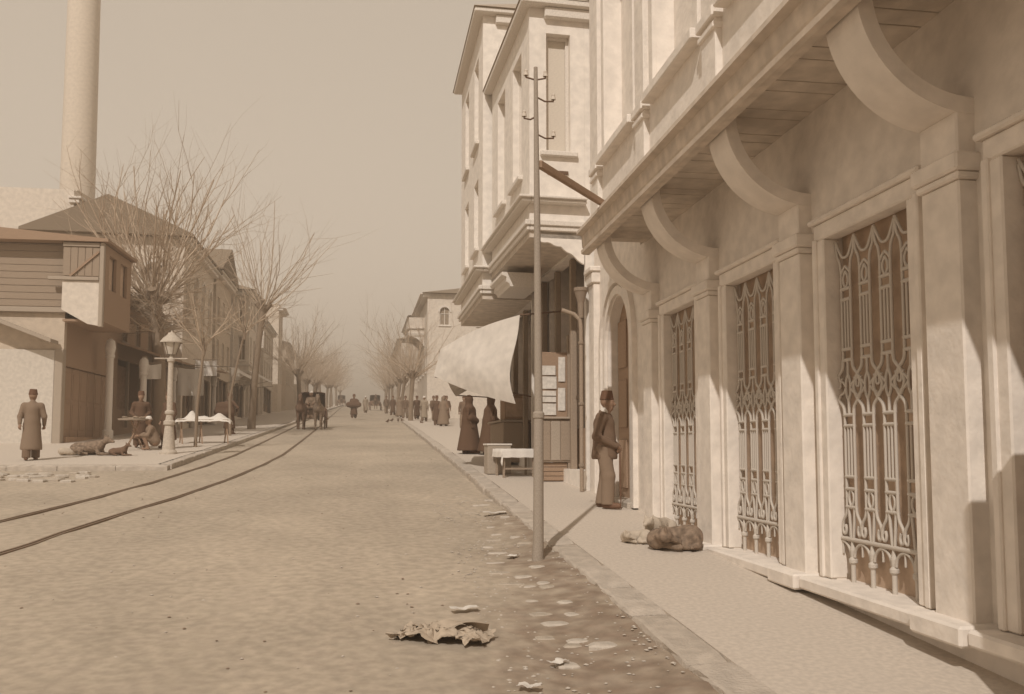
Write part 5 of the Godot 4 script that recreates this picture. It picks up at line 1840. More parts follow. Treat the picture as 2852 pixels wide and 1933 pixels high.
# ---------------------------------------------------------------- dogs
func curled_dog(called: String, label: String, at: Vector3, turn: float, s: float, m: Material) -> void:
	var t := thing(called, label, "dog", at, turn)
	t.scale = Vector3.ONE * s
	var pr: Array = []
	var ring: Array = []
	for i in 9:
		var an := deg_to_rad(205.0 - 23.0 * i)
		ring.append(V(cos(an) * 0.24, 0.15 + 0.02 * sin(i * 0.7), sin(an) * 0.15))
	for i in 8:
		var ra: float = [0.145, 0.14, 0.125, 0.118, 0.12, 0.13, 0.135, 0.125][i]
		pr.append([ring[i], ring[i + 1], ra, ra, 0.03])
	var ch: Vector3 = ring[8]
	pr.append([ch + V(0, 0.03, 0), ch + V(0.02, 0.06, -0.17), 0.095, 0.075, 0.03])
	var hd := ch + V(-0.02, 0.06, -0.24)
	pr.append([hd + V(0.02, 0.02, 0.02), hd, 0.082, 0.078, 0.02])
	pr.append([hd, hd + V(-0.17, -0.07, -0.02), 0.055, 0.030, 0.02])
	for s2 in [-1, 1]:
		pr.append([hd + V(0.03, 0.06, s2 * 0.05), hd + V(0.05, 0.125, s2 * 0.075), 0.026, 0.012, 0.012])
	pr.append([V(-0.2, 0.13, 0.0), V(-0.06, 0.07, -0.13), 0.10, 0.055, 0.04])
	pr.append([V(-0.06, 0.055, -0.14), V(-0.22, 0.04, -0.17), 0.042, 0.034, 0.02])
	pr.append([V(0.2, 0.10, -0.02), V(0.02, 0.05, -0.2), 0.06, 0.036, 0.03])
	pr.append([V(-0.24, 0.09, 0.02), V(-0.26, 0.06, -0.16), 0.05, 0.04, 0.03])
	pr.append([V(-0.26, 0.06, -0.16), V(-0.12, 0.05, -0.26), 0.04, 0.022, 0.03])
	var st := begin()
	body(st, pr, 0.014, 0.0, 0.007)
	part("body", st, m, t)

func lying_dog(called: String, label: String, at: Vector3, turn: float, s: float, m: Material, up: float) -> void:
	var t := thing(called, label, "dog", at, turn)
	t.scale = Vector3.ONE * s
	var hd := V(0.0, 0.34 + up, 0.52)
	var pr: Array = [[V(0, 0.19, -0.3), V(0, 0.2, 0.0), 0.15, 0.14, 0.06], [V(0, 0.2, 0), V(0, 0.24, 0.28), 0.14, 0.155, 0.06], [V(0, 0.28, 0.32), hd - V(0, 0.03, 0.06), 0.11, 0.075, 0.05], [hd, hd + V(0, 0.0, 0.03), 0.085, 0.08, 0.04], [hd + V(0, -0.01, 0.05), hd + V(0, -0.04, 0.18), 0.056, 0.034, 0.03]]
	for k in [-1, 1]:
		pr.append([hd + V(k * 0.05, 0.06, -0.02), hd + V(k * 0.075, 0.12, -0.03), 0.028, 0.014, 0.02])
		pr.append([V(k * 0.1, 0.16, 0.3), V(k * 0.11, 0.05, 0.36), 0.06, 0.04, 0.03])
		pr.append([V(k * 0.11, 0.045, 0.34), V(k * 0.11, 0.035, 0.62), 0.04, 0.034, 0.02])
		pr.append([V(k * 0.12, 0.18, -0.3), V(k * 0.17, 0.12, -0.12), 0.12, 0.07, 0.04])
		pr.append([V(k * 0.17, 0.06, -0.14), V(k * 0.18, 0.04, 0.08), 0.045, 0.034, 0.02])
	pr.append([V(0, 0.14, -0.42), V(0.12, 0.06, -0.62), 0.05, 0.035, 0.04])
	pr.append([V(0.12, 0.06, -0.62), V(0.28, 0.04, -0.6), 0.035, 0.015, 0.03])
	var st := begin()
	body(st, pr, 0.018, 0.0, 0.008)
	part("body", st, m, t)

func dogs() -> void:
	curled_dog("dog", "brown mottled dog curled asleep on the pavement", V(3.16, gy(-9.25), -9.25), deg_to_rad(188.0), 0.86, M.fur_brown)
	lying_dog("dog", "pale dog lying against the wall behind the brown dog", V(3.26, gy(-10.1), -10.1), deg_to_rad(-38.0), 0.66, M.fur_pale, -0.02)
	curled_dog("dog", "small pale pup curled apart from the two bigger dogs", V(2.86, gy(-9.72), -9.72), deg_to_rad(170.0), 0.5, M.fur_pale)
	lying_dog("dog", "shaggy tan dog lying on the pavement before the corner shop", V(-8.1, gy(-25.2), -25.2), deg_to_rad(75.0), 1.05, M.fur_brown, 0.05)
	lying_dog("dog", "small dark dog with raised head near the hawker's tray", V(-7.25, gy(-25.0), -25.0), deg_to_rad(60.0), 0.62, M.fur_dark, 0.12)
	curled_dog("dog", "pale dog asleep at the foot of the white wall", V(-8.6, gy(-25.2), -25.2), 0.4, 0.7, M.fur_pale)

# ---------------------------------------------------------------- the shop by the stone building
func right_shop() -> void:
	# canvas awning, tied up crookedly
	var A := V(2.72, 4.35, -17.5)
	var B := V(1.09, 3.26, -20.0)
	var B2 := V(1.24, 3.88, -19.9)
	var C := V(2.60, 2.50, -17.3)
	var aw := thing("awning", "pale canvas awning sagging over the pavement by the shop", "awning", V(2.72, gy(-17.5), -17.5))
	var rows: Array = []
	for i in 15:
		var u := i / 14.0
		var line := PackedVector3Array()
		for j in 13:
			var v := j / 12.0
			var r := A.lerp(C, v) + V(-0.12 * sin(v * PI) + 0.05 * sin(v * PI * 2.0), 0, 0)
			var l := B2.lerp(B, v)
			var p := r.lerp(l, u)
			p += V(0, 0.09 * sin(u * PI) * (1.0 - v), 0.10 * sin(u * PI) * sin(v * PI) + 0.03 * sin(u * 9.0 + v * 5.0) * sin(v * PI))
			p.y += -0.06 * sin(u * PI) * v
			line.append(p)
		rows.append(line)
	var st := begin()
	sheet(st, rows, 0.012)
	wpart("front_cloth", st, M.awning, aw)
	rows = []
	var F := V(1.82, 2.98, -22.8)
	var E := V(3.05, 3.95, -22.8)
	for i in 9:
		var u := i / 8.0
		var line := PackedVector3Array()
		for j in 9:
			var v := j / 8.0
			var p := A.lerp(E, v).lerp((B2 - V(0, 0.25, 0)).lerp(F, v), u)
			p.y -= 0.16 * sin(u * PI) * 0.6 + 0.12 * sin(v * PI) * u + 0.02
			line.append(p)
		rows.append(line)
	st = begin()
	sheet(st, rows, 0.012)
	wpart("top_cloth", st, M.awning, aw)
	st = begin()
	tube(st, [V(3.45, 2.75, -19.6), B + V(0.02, -0.02, 0.0)], [0.016, 0.014], 6)
	tube(st, [V(3.45, 2.9, -22.9), F], [0.016, 0.014], 6)
	tube(st, [A + V(0.9, 0.1, 0), A], [0.018, 0.018], 6)
	wpart("stay_rod", st, M.iron_dark, aw)

	# newspaper stand
	var n := thing("newspaper_stand", "wooden newspaper stand with pale sheets pinned to its board", "stand", V(3.3, gy(-16.9), -16.9))
	st = begin()
	bx(st, V(3.03, 1.32, -17.35), V(3.66, 2.18, -16.9), 0.015)
	wpart("cabinet", st, M.timber, n)
	for i in 3:
		st = begin()
		bx(st, V(3.05 + i * 0.2, 1.36, -16.9), V(3.235 + i * 0.2, 2.14, -16.88), 0.006)
		wpart("plank", st, M.timber_pale if i == 1 else M.timber, n)
	st = begin()
	bx(st, V(2.98, 2.181, -17.38), V(3.70, 2.225, -16.84), 0.01)
	wpart("shelf", st, M.timber_pale, n)
	for q in [[3.06, -16.95], [3.63, -16.95], [3.06, -17.3], [3.63, -17.3]]:
		st = begin()
		bx(st, V(q[0] - 0.03, 0.85, q[1] - 0.03), V(q[0] + 0.03, 1.319, q[1] + 0.03), 0.006)
		wpart("leg", st, M.timber, n)
	st = begin()
	bx(st, V(3.06, 2.226, -17.2), V(3.64, 3.55, -17.15), 0.01)
	wpart("back_board", st, M.timber_dark, n)
	for s in [0, 1]:
		st = begin()
		bx(st, V(2.98 + s * 0.66, 2.226, -17.22), V(3.05 + s * 0.66, 3.9, -17.12), 0.008)
		wpart("post", st, M.timber, n)
	for q in [[3.10, 2.27, 0.30, 0.23], [3.09, 2.53, 0.31, 0.11], [3.12, 2.66, 0.28, 0.10], [3.10, 2.80, 0.31, 0.25], [3.10, 3.08, 0.29, 0.19], [3.44, 2.36, 0.15, 0.46], [3.45, 2.95, 0.14, 0.50]]:
		st = begin()
		var rr: Array = []
		for i in 5:
			var line := PackedVector3Array()
			for j in 5:
				var u := i / 4.0
				var v := j / 4.0
				line.append(V(q[0] + q[2] * u, q[1] + q[3] * v, -17.135 + 0.012 * sin(u * 3.0 + q[0] * 20.0) * (1.0 - v) + 0.008 * v))
			rr.append(line)
		sheet(st, rr, 0.003)
		wpart("newspaper", st, M.paper, n)

	# crate under the stand
	var cr := thing("crate", "dark slatted crate pushed under the newspaper stand", "crate", V(3.35, gy(-17.1), -17.1))
	for i in 4:
		for s in [-1, 1]:
			st = begin()
			bx(st, V(-0.24, 0.02 + i * 0.09, s * 0.13 - 0.008), V(0.24, 0.10 + i * 0.09, s * 0.13 + 0.008), 0.004)
			part("slat", st, M.timber_dark, cr)
	st = begin()
	bx(st, V(-0.23, 0.005, -0.12), V(0.23, 0.02, 0.12))
	for s in [-1, 1]:
		bx(st, V(s * 0.225 - 0.012, 0.02, -0.12), V(s * 0.225 + 0.012, 0.375, 0.12))
	part("box", st, M.timber_dark, cr)

	# shop posts and a counter in the dark of the house
	var pt := thing("shop_counter", "brown shop counter in the shade under the awning", "counter", V(3.2, gy(-22.5), -22.5))
	st = begin()
	bx(st, V(-0.35, 0.0, -1.2), V(0.35, 1.0, 1.4), 0.02)
	part("cabinet", st, M.timber, pt)
	st = begin()
	bx(st, V(-0.42, 1.001, -1.25), V(0.42, 1.05, 1.45), 0.01)
	part("counter_top", st, M.timber_pale, pt)
	# scale box on the counter
	var bxs := thing("display_case", "dark display case standing on the shop counter", "case", V(3.2, gy(-22.5) + 1.05, -21.6))
	st = begin()
	bx(st, V(-0.3, 0.0, -0.4), V(0.3, 0.62, 0.4), 0.02)
	part("case_body", st, M.timber_dark, bxs)
	st = begin()
	bx(st, V(-0.26, 0.08, 0.40), V(0.26, 0.54, 0.41))
	part("pane", st, M.glass, bxs)

	# low table with a white cloth over it
	var tb := thing("low_table", "low wooden table half covered by a white cloth", "table", V(2.72, gy(-18.2), -18.2), 0.15)
	tb.scale = Vector3.ONE * 1.25
	st = begin()
	bx(st, V(-0.30, 0.42, -0.25), V(0.30, 0.46, 0.25), 0.008)
	part("table_top", st, M.timber_pale, tb)
	for sx in [-1, 1]:
		for sz in [-1, 1]:
			st = begin()
			bx(st, V(sx * 0.26 - 0.018, -0.02, sz * 0.21 - 0.018), V(sx * 0.26 + 0.018, 0.419, sz * 0.21 + 0.018), 0.004)
			part("leg", st, M.timber, tb)
	st = begin()
	bx(st, V(-0.26, 0.12, 0.20), V(0.26, 0.15, 0.22))
	part("stretcher", st, M.timber, tb)
	var cl := thing("tablecloth", "white cloth draped over the low table and touching the pavement", "cloth", V(2.72, gy(-18.2), -18.2), 0.15)
	cl.scale = Vector3.ONE * 1.25
	rows = []
	for i in 13:
		var line := PackedVector3Array()
		for j in 13:
			var u := -0.45 + 0.86 * i / 12.0
			var v := -0.30 + 0.85 * j / 12.0
			var y := 0.468
			var x2 := u
			var z2 := v
			if v > 0.26:
				y -= (v - 0.26) * 0.5
				z2 = 0.26 + (v - 0.26) * 0.12
			if u > 0.31:
				y -= (u - 0.31) * (3.9 if v < 0.1 else 4.2)
				x2 = 0.31 + (u - 0.31) * 0.25
			if u < -0.31:
				y -= (-0.31 - u) * 1.0
				x2 = -0.31 - (-0.31 - u) * 0.1
			line.append(V(x2 + 0.01 * sin(j * 1.7), maxf(y, 0.03) + 0.004 * sin(i * 2.0 + j), z2 + 0.012 * sin(i * 1.9)))
		rows.append(line)
	st = begin()
	sheet(st, rows, 0.006)
	part("cloth", st, M.white_cloth, cl)
	var box2 := thing("pale_box", "pale wooden box beside the draped low table", "box", V(2.42, gy(-18.8), -18.8), 0.1)
	st = begin()
	bx(st, V(-0.26, 0, -0.2), V(0.26, 0.62, 0.2), 0.012)
	part("box_body", st, M.timber_pale, box2)
	st = begin()
	bx(st, V(-0.28, 0.621, -0.22), V(0.28, 0.66, 0.22), 0.01)
	part("lid", st, M.white_cloth, box2)

	# rainwater pipe with a hopper at the corner of the stone building
	var dp := thing("drainpipe", "thin rainwater pipe with an iron hopper at the corner of the stone building", "pipe", V(3.42, gy(-15.1), -15.1))
	st = begin()
	tube(st, [V(3.46, 0.84, -15.10), V(3.46, 3.75, -15.10), V(3.44, 3.92, -15.10), V(3.34, 4.02, -15.12), V(3.12, 4.10, -15.16)], [0.036, 0.036, 0.038, 0.038, 0.04], 10)
	wpart("pipe", st, M.timber, dp)
	st = begin()
	lathe(st, [Vector2(0.045, -0.25), Vector2(0.06, 0.02), Vector2(0.115, 0.22), Vector2(0.13, 0.24), Vector2(0.13, 0.30), Vector2(0.10, 0.30)], V(3.46, 4.20, -15.10), 12)
	wpart("hopper", st, M.iron, dp)
	for y in [1.3, 2.4, 3.5]:
		st = begin()
		lathe(st, [Vector2(0.04, y - 0.03), Vector2(0.055, y - 0.02), Vector2(0.055, y + 0.02), Vector2(0.04, y + 0.03)], V(3.46, 0, -15.10), 10)
		wpart("pipe_clip", st, M.iron, dp)

func telegraph_pole() -> void:
	var p := thing("telegraph_pole", "tall pale telegraph pole standing in the gutter by the kerb", "pole", V(1.62, gy(-9.21) - 0.1, -9.21))
	var st := begin()
	tube(st, [V(0.0, -0.1, 0), V(0.01, 0.25, 0), V(0.015, 1.56, 0)], [0.070, 0.057, 0.053], 14)
	part("lower_tube", st, M.pole, p)
	st = begin()
	lathe(st, [Vector2(0.053, 1.54), Vector2(0.064, 1.55), Vector2(0.064, 1.60), Vector2(0.048, 1.62)], V(0.015, 0, 0), 14)
	part("collar", st, M.pole, p)
	st = begin()
	tube(st, [V(0.015, 1.6, 0), V(0.005, 3.5, 0), V(-0.01, 5.46, 0)], [0.046, 0.037, 0.022], 12)
	part("upper_tube", st, M.pole, p)
	# arms with porcelain cups
	for q in [[-0.12, 5.34, 0.10, 5.34], [0.0, 5.12, 0.19, 5.08], [0.0, 4.90, -0.14, 4.87], [0.0, 4.70, 0.19, 4.66]]:
		var arm := holder("cross_arm", p)
		st = begin()
		var a := V(q[0], q[1], 0)
		var b := V(q[2], q[3], 0)
		var m := a.lerp(b, 0.5) + V(0, -0.025, 0)
		tube(st, [a, m, b, b + V(0.0, 0.05, 0)], [0.010, 0.010, 0.010, 0.009], 6)
		if q[0] < -0.05:
			tube(st, [a, a + V(0, 0.05, 0)], [0.01, 0.009], 6)
		part("iron_arm", st, M.iron_dark, arm)
		st = begin()
		lathe(st, [Vector2(0.012, 0.02), Vector2(0.028, 0.02), Vector2(0.026, 0.05), Vector2(0.018, 0.055), Vector2(0.022, 0.075), Vector2(0.0, 0.095)], b, 10)
		if q[0] < -0.05:
			lathe(st, [Vector2(0.012, 0.02), Vector2(0.028, 0.02), Vector2(0.026, 0.05), Vector2(0.018, 0.055), Vector2(0.022, 0.075), Vector2(0.0, 0.095)], a, 10)
		part("insulator", st, M.porcelain, arm)
	# timber strut to the facade
	st = begin()
	bar(st, V(0.03, 4.36, 0.0), V(1.24, 4.48, -1.85), 0.06, 0.085, 0.006)
	part("strut", st, M.timber_dark, p)

# ---------------------------------------------------------------- across the street
func left_market() -> void:
	# street lamp
	var l := thing("street_lamp", "pale cast-iron street lamp with a glass lantern", "lamp", V(-6.12, gy(-25.74), -25.74))
	var st := begin()
	lathe(st, [Vector2(0.24, -0.1), Vector2(0.24, 0.04), Vector2(0.20, 0.10), Vector2(0.18, 0.12), Vector2(0.125, 0.75), Vector2(0.115, 0.80), Vector2(0.16, 0.83), Vector2(0.16, 0.92), Vector2(0.11, 0.96), Vector2(0.09, 1.10), Vector2(0.13, 1.14), Vector2(0.13, 1.20), Vector2(0.09, 1.24)], Vector3.ZERO, 16)
	part("base", st, M.lamp_paint, l)
	st = begin()
	lathe(st, [Vector2(0.085, 1.22), Vector2(0.072, 2.6), Vector2(0.11, 2.64), Vector2(0.11, 2.70), Vector2(0.05, 2.76), Vector2(0.05, 2.86)], Vector3.ZERO, 14)
	part("shaft", st, M.lamp_paint, l)
	st = begin()
	tube(st, [V(-0.45, 2.72, 0), V(0.45, 2.72, 0)], [0.022, 0.022], 6)
	part("ladder_bar", st, M.lamp_paint, l)
	st = begin()
	lathe(st, [Vector2(0.13, 2.84), Vector2(0.25, 3.18)], Vector3.ZERO, 6)
	part("lantern_glass", st, M.lamp_glass, l)
	st = begin()
	for i in 6:
		var an := TAU * i / 6.0
		tube(st, [V(cos(an) * 0.135, 2.84, sin(an) * 0.135), V(cos(an) * 0.255, 3.18, sin(an) * 0.255)], [0.014, 0.014], 4)
	part("lantern_frame", st, M.iron, l)
	st = begin()
	lathe(st, [Vector2(0.31, 3.17), Vector2(0.31, 3.20), Vector2(0.24, 3.30), Vector2(0.12, 3.40), Vector2(0.09, 3.46), Vector2(0.03, 3.48), Vector2(0.0, 3.56)], Vector3.ZERO, 16)
	part("lantern_cap", st, M.lamp_paint, l)

	# hawker's round tray on a folding stand
	var s := thing("tray_stand", "folding trestle under the hawker's round tray", "stand", V(-7.55, gy(-27.6), -27.6))
	for i in 4:
		var an := TAU * i / 4.0 + 0.4
		st = begin()
		tube(st, [V(cos(an) * 0.34, 0.0, sin(an) * 0.34), V(-cos(an) * 0.18, 0.90, -sin(an) * 0.18)], [0.016, 0.016], 5)
		part("leg", st, M.timber_dark, s)
	var t := thing("round_tray", "wide round tray of bread rings before the hawker", "tray", V(-7.55, gy(-27.6) + 0.9, -27.6))
	st = begin()
	lathe(st, [Vector2(0.0, 0.0), Vector2(0.48, 0.0), Vector2(0.50, 0.045), Vector2(0.48, 0.045), Vector2(0.46, 0.018), Vector2(0.0, 0.018)], Vector3.ZERO, 24)
	part("tray", st, M.timber_pale, t)
	var ring := begin()
	var rp: Array = []
	var rr: Array = []
	for i in 13:
		var an := TAU * i / 12.0
		rp.append(V(cos(an) * 0.07, 0, sin(an) * 0.07))
		rr.append(0.02)
	tube(ring, rp, rr, 6, false)
	var rm := ring.commit()
	for i in 16:
		var o := MeshInstance3D.new()
		o.mesh = rm
		o.material_override = M.bread
		o.name = numbered("bread_ring")
		add_child(o)
		var an := i * 2.4
		var r2 := 0.08 + 0.021 * i
		o.position = t.position + V(cos(an) * r2, 0.04 + 0.02 * (i % 3), sin(an) * r2)
		o.rotation.x = rng.randf_range(-0.2, 0.2)
		tag(o, "ring of bread heaped on the hawker's round tray", "bread", "bread rings on the tray")

	# stall table with heaps under white cloths
	var k := thing("stall_table", "long low stall table behind the young staked tree", "table", V(-6.3, gy(-31.4), -31.4), deg_to_rad(4.0))
	st = begin()
	bx(st, V(-0.85, 0.78, -0.4), V(0.85, 0.83, 0.4), 0.01)
	part("table_top", st, M.timber_pale, k)
	for sx in [-0.75, -0.1, 0.75]:
		for sz in [-1, 1]:
			st = begin()
			bar(st, V(sx + 0.1 * sz, -0.03, sz * 0.36), V(sx, 0.78, sz * 0.1), 0.04, 0.04)
			part("leg", st, M.timber_dark, k)
	var kl := thing("stall_cloth", "white cloth spread over the stall table", "cloth", k.position + V(0, 0.83, 0), k.rotation.y)
	var rows: Array = []
	for i in 25:
		var line := PackedVector3Array()
		for j in 9:
			var u := -0.92 + 1.84 * i / 24.0
			var v := -0.45 + 0.9 * j / 8.0
			var hgt := 0.012 + 0.30 * exp(-pow((u + 0.42) / 0.16, 2.0)) * exp(-v * v * 12.0) + 0.12 * exp(-pow((u + 0.02) / 0.2, 2.0)) * exp(-v * v * 10.0) + 0.22 * exp(-pow((u - 0.5) / 0.22, 2.0)) * exp(-v * v * 10.0)
			if absf(v) > 0.4:
				hgt -= 0.10
			if absf(u) > 0.86:
				hgt -= 0.08
			line.append(V(u, hgt + 0.006 * sin(i * 2.3 + j), v))
		rows.append(line)
	st = begin()
	sheet(st, rows, 0.008)
	part("cloth", st, M.white_cloth, kl)

	# sheets and awnings hung among the shops
	var hung := [["hanging_sheet", "white sheet hung from the porch near the street lamp", V(-9.6, 5.0, -37.0), 0.85, 0.62, 0.0],
		["hanging_sheet", "large pale cloth hung across the porch opening", V(-8.75, 5.15, -40.5), 1.1, 1.25, 0.1],
		["hanging_sheet", "white cloth bunched high beside a porch post", V(-8.6, 5.75, -43.0), 1.0, 0.75, 0.0]]
	for h in hung:
		var o := thing(h[0], h[1], "cloth", h[2], h[5])
		rows = []
		for i in 11:
			var line := PackedVector3Array()
			for j in 9:
				var u: float = h[3] * (i / 10.0 - 0.5)
				var v: float = h[4] * j / 8.0
				line.append(V(u, -v - 0.05 * sin(PI * i / 10.0) * (1.0 if j == 0 else 0.4), 0.06 * sin(i * 1.3) * (j / 8.0)))
			rows.append(line)
		st = begin()
		sheet(st, rows, 0.008)
		part("cloth", st, M.white_cloth, o)
		st = begin()
		tube(st, [V(-h[3] * 0.6, 0.02, 0), V(h[3] * 0.6, 0.02, 0)], [0.02, 0.02], 5)
		part("pole", st, M.timber, o)
	for h in [["pale narrow awning board slanting over the pavement", V(-8.9, 5.75, -50.0), 0.3], ["second slanting awning board farther up the shops", V(-9.2, 6.3, -60.0), 0.2]]:
		var o := thing("shop_awning", h[0], "awning", h[1], 0.0)
		st = begin()
		sheet(st, [PackedVector3Array([V(0, 0.35, 0), V(1.3, -0.35, 0)]), PackedVector3Array([V(0, 0.5, -2.6), V(1.3, -0.2, -2.6)])], 0.03)
		part("cloth", st, M.awning, o)
		st = begin()
		for q in [0.0, -2.6]:
			tube(st, [V(1.25, -0.33 - q * -0.06, q), V(0.0, -0.6, q)], [0.025, 0.025], 5)
		part("strut", st, M.timber_pale, o)
	# shop sign on a bracket
	var sg := thing("hanging_sign", "square white board hung over the pavement by the pedlar", "sign", V(-6.9, gy(-41.0) + 2.75, -41.0))
	st = begin()
	bx(st, V(-0.18, -0.18, -0.02), V(0.18, 0.18, 0.02), 0.01)
	part("board", st, M.white_cloth, sg)
	st = begin()
	tube(st, [V(-2.6, 0.35, -0.3), V(0.0, 0.25, 0.0), V(0.0, 0.17, 0.0)], [0.02, 0.018, 0.01], 5)
	part("bracket", st, M.iron, sg)

# ---------------------------------------------------------------- carriages
func wheel(parent: Node, at: Vector3, r: float) -> void:
	var w := holder("wheel", parent)
	w.position = at
	var st := begin()
	var p: Array = []
	var rr: Array = []
	for i in 21:
		var an := TAU * i / 20.0
		p.append(V(0, cos(an) * r, sin(an) * r))
		rr.append(0.035)
	tube(st, p, rr, 6, false)
	part("rim", st, M.iron_dark, w)
	st = begin()
	for i in 10:
		var an := TAU * i / 10.0
		tube(st, [Vector3.ZERO, V(0, cos(an) * r, sin(an) * r)], [0.022, 0.016], 4)
	tube(st, [V(-0.1, 0, 0), V(0.1, 0, 0)], [0.06, 0.06], 8)
	part("spokes", st, M.timber_dark, w)

func horse_mesh() -> Mesh:
	var st := begin()
	var pr: Array = [[V(0, 1.16, -0.5), V(0, 1.12, 0.05), 0.29, 0.27, 0.1], [V(0, 1.12, 0.05), V(0, 1.15, 0.5), 0.27, 0.27, 0.1], [V(0, 1.28, 0.55), V(0, 1.72, 0.90), 0.18, 0.11, 0.1], [V(0, 1.76, 0.92), V(0, 1.48, 1.22), 0.105, 0.062, 0.05], [V(0, 1.15, -0.72), V(0, 0.6, -0.86), 0.06, 0.09, 0.05]]
	for s in [-1, 1]:
		pr.append([V(s * 0.05, 1.84, 0.88), V(s * 0.06, 1.95, 0.88), 0.03, 0.014, 0.02])
		pr.append([V(s * 0.14, 1.02, 0.46), V(s * 0.14, 0.54, 0.50), 0.12, 0.055, 0.06])
		pr.append([V(s * 0.14, 0.54, 0.50), V(s * 0.14, 0.10, 0.46), 0.055, 0.042, 0.03])
		pr.append([V(s * 0.14, 0.06, 0.48), V(s * 0.14, 0.05, 0.50), 0.062, 0.062, 0.02])
		pr.append([V(s * 0.15, 1.05, -0.5), V(s * 0.16, 0.80, -0.40), 0.17, 0.12, 0.06])
		pr.append([V(s * 0.16, 0.80, -0.40), V(s * 0.15, 0.52, -0.64), 0.11, 0.06, 0.05])
		pr.append([V(s * 0.15, 0.52, -0.64), V(s * 0.15, 0.10, -0.58), 0.055, 0.042, 0.03])
		pr.append([V(s * 0.15, 0.06, -0.56), V(s * 0.15, 0.05, -0.54), 0.062, 0.062, 0.02])
	body(st, pr, 0.04, 0.0)
	return st.commit()

func carriages() -> void:
	var hm := horse_mesh()
	var g := gy(-49.5) - 0.13
	var tilt := atan(SLOPE)
	var c := thing("carriage", "dark hooded carriage drawn up by the kerb", "carriage", V(-4.15, g, -50.0), 0.03)
	c.rotation.x = tilt
	var st := begin()
	body(st, [[V(-0.5, 0.95, -0.5), V(0.5, 0.95, -0.5), 0.32, 0.32, 0.05], [V(-0.45, 0.85, 0.3), V(0.45, 0.85, 0.3), 0.26, 0.26, 0.2]], 0.05)
	part("carriage_body", st, M.shoe, c)
	st = begin()
	var rows: Array = []
	for i in 9:
		var an := -0.25 + 2.0 * i / 8.0
		var line := PackedVector3Array()
		for j in 7:
			var u := -0.68 + 1.36 * j / 6.0
			line.append(V(u, 1.15 + sin(an) * 0.92 - 0.06 * pow(u / 0.68, 4.0), -0.45 - cos(an) * 0.62))
		rows.append(line)
	sheet(st, rows, 0.03)
	for s in [-1, 1]:
		var pg := PackedVector2Array([Vector2(-0.45, 1.1)])
		for i in 9:
			var an := -0.25 + 2.0 * i / 8.0
			pg.append(Vector2(-0.45 - cos(an) * 0.6, 1.15 + sin(an) * 0.9))
		prism(st, pg, V(s * 0.66, 0, 0), V(0, 0, 1), V(0, 1, 0), V(1, 0, 0), 0.02)
	part("hood", st, M.cloth_black, c)
	st = begin()
	bx(st, V(-0.5, 1.15, 0.75), V(0.5, 1.30, 1.15), 0.04)
	bx(st, V(-0.45, 0.6, 0.5), V(0.45, 1.149, 0.8), 0.03)
	part("driver_seat", st, M.timber_dark, c)
	st = begin()
	tube(st, [V(0, 0.62, 1.0), V(0, 0.8, 3.6)], [0.04, 0.03], 6)
	part("shaft", st, M.timber_dark, c)
	for s in [-1, 1]:
		wheel(c, V(s * 0.78, 0.56, -0.6), 0.52)
		wheel(c, V(s * 0.74, 0.44, 0.95), 0.40)
	var hs: Array = []
	for s in [-1, 1]:
		var h := MeshInstance3D.new()
		h.mesh = hm
		h.material_override = M.fur_dark if s < 0 else M.fur_brown
		h.name = numbered("carriage_horse")
		add_child(h)
		h.position = V(-4.1 + s * 0.45, gy(-47.9) - 0.13, -47.7)
		h.rotation.y = 0.03
		tag(h, "dark horse harnessed to the hooded carriage" if s < 0 else "brown horse harnessed to the hooded carriage", "horse")
		hs.append(h)
	var dv := thing("person", "coachman in black on the driver's seat of the carriage", "person", V(-4.15, g + 0.86, -49.1), 0.0)
	human_squat(dv)
	dv.scale = V(1.2, 1.2, 1.2)
	# far carriages
	var far := [["dark carriage coming down the road beyond the pale figure", -1.5, -119.0], ["tiny dark carriage at the top of the road", -8.2, -162.0]]
	for f in far:
		var q := copy(c, V(f[1], gy(f[2]) - 0.13, f[2]), 0.1, f[0])
		var h := MeshInstance3D.new()
		h.mesh = hm
		h.material_override = M.fur_dark
		h.name = numbered("carriage_horse")
		add_child(h)
		h.position = V(f[1] + 0.1, gy(f[2]) - 0.03, f[2] + 2.9)
		tag(h, "dark horse of the " + ("carriage beyond the pale figure" if f[2] > -130 else "tiny carriage at the top of the road"), "horse")

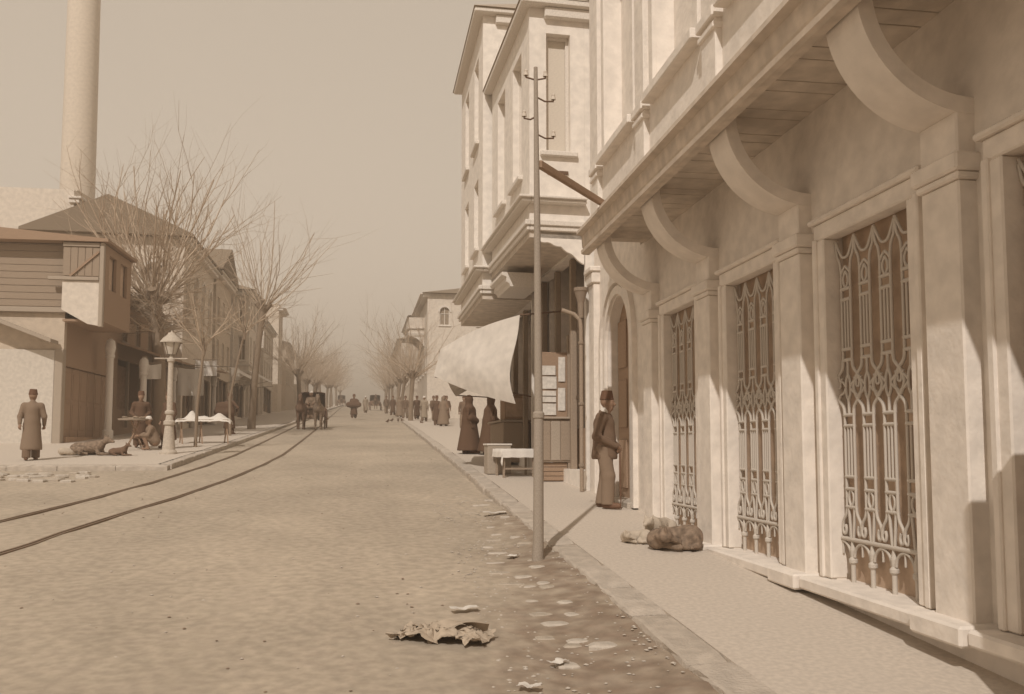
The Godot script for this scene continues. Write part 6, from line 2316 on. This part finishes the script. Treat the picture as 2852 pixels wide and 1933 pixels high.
# ---------------------------------------------------------------- litter
func litter() -> void:
	var fn := FastNoiseLite.new()
	fn.seed = 77
	fn.frequency = 1.25
	fn.fractal_type = FastNoiseLite.FRACTAL_RIDGED
	fn.fractal_octaves = 3
	var c := V(0.42, gy(-6.5) - 0.135, -6.5)
	var t := thing("crumpled_paper", "crumpled sheet of wrapping paper lying on the road", "paper", c, deg_to_rad(-28.0))
	var rows: Array = []
	for i in 41:
		var line := PackedVector3Array()
		for j in 25:
			var u := i / 40.0 - 0.5
			var v := j / 24.0 - 0.5
			var edge := clampf((0.5 - absf(u)) * 6.0, 0.0, 1.0) * clampf((0.5 - absf(v)) * 4.0, 0.0, 1.0)
			var x := u * 0.72 + 0.05 * fn.get_noise_2d(v * 2.0, u * 2.0 + 5.0)
			var z := v * (0.34 - 0.10 * u) + 0.06 * fn.get_noise_2d(u * 2.2, v * 2.0)
			var h := (fn.get_noise_2d(u * 1.5, v * 1.1) + 0.55) * 0.085
			var curl := 0.06 * maxf(0.0, absf(v) - 0.36) * 7.0 * absf(sin(u * 9.0))
			line.append(V(x, maxf(0.012, h * (0.35 + 0.65 * edge) + curl), z))
		rows.append(line)
	var st := begin()
	sheet(st, rows, 0.003)
	part("paper", st, M.waste_paper, t)
	t = thing("crumpled_paper", "torn strip twisted out of the crumpled wrapping paper", "paper", c + V(0.12, 0.01, 0.02), deg_to_rad(20.0))
	rows = []
	for i in 21:
		var line := PackedVector3Array()
		for j in 7:
			var u := i / 20.0 - 0.5
			var v := j / 6.0 - 0.5
			var tw := u * 2.2
			line.append(V(u * 0.5, 0.075 + 0.05 * cos(u * 5.0) + v * 0.12 * sin(tw), v * 0.12 * cos(tw) + 0.03 * sin(u * 7.0)))
		rows.append(line)
	st = begin()
	sheet(st, rows, 0.003)
	part("paper", st, M.waste_paper, t)
	var scraps := [["white paper scrap lying flat behind the crumpled paper", V(0.66, 0, -7.28), 0.24, 0.10, 0.2], ["small paper scrap in the mud below the setts", V(1.15, 0, -5.75), 0.14, 0.08, 0.6], ["white paper scrap among the setts by the kerb", V(1.62, 0, -12.9), 0.35, 0.16, 0.0], ["pale torn scrap lying apart in the mud", V(0.88, 0, -5.3), 0.14, 0.07, -0.3], ["pale leaf of paper near the kerb and pole", V(1.40, 0, -9.55), 0.16, 0.10, 0.9]]
	for s in scraps:
		t = thing("paper_scrap", s[0], "paper", V(s[1].x, road_y(s[1].x, s[1].z) + 0.012, s[1].z), s[4])
		rows = []
		for i in 9:
			var line := PackedVector3Array()
			for j in 5:
				var u := i / 8.0 - 0.5
				var v := j / 4.0 - 0.5
				line.append(V(u * s[2] + 0.01 * sin(j * 3.0), 0.012 + 0.018 * absf(sin(u * 4.0 + s[4])) + 0.012 * absf(v), v * s[3] + 0.012 * sin(i * 2.0)))
			rows.append(line)
		st = begin()
		sheet(st, rows, 0.002)
		part("paper", st, M.paper, t)
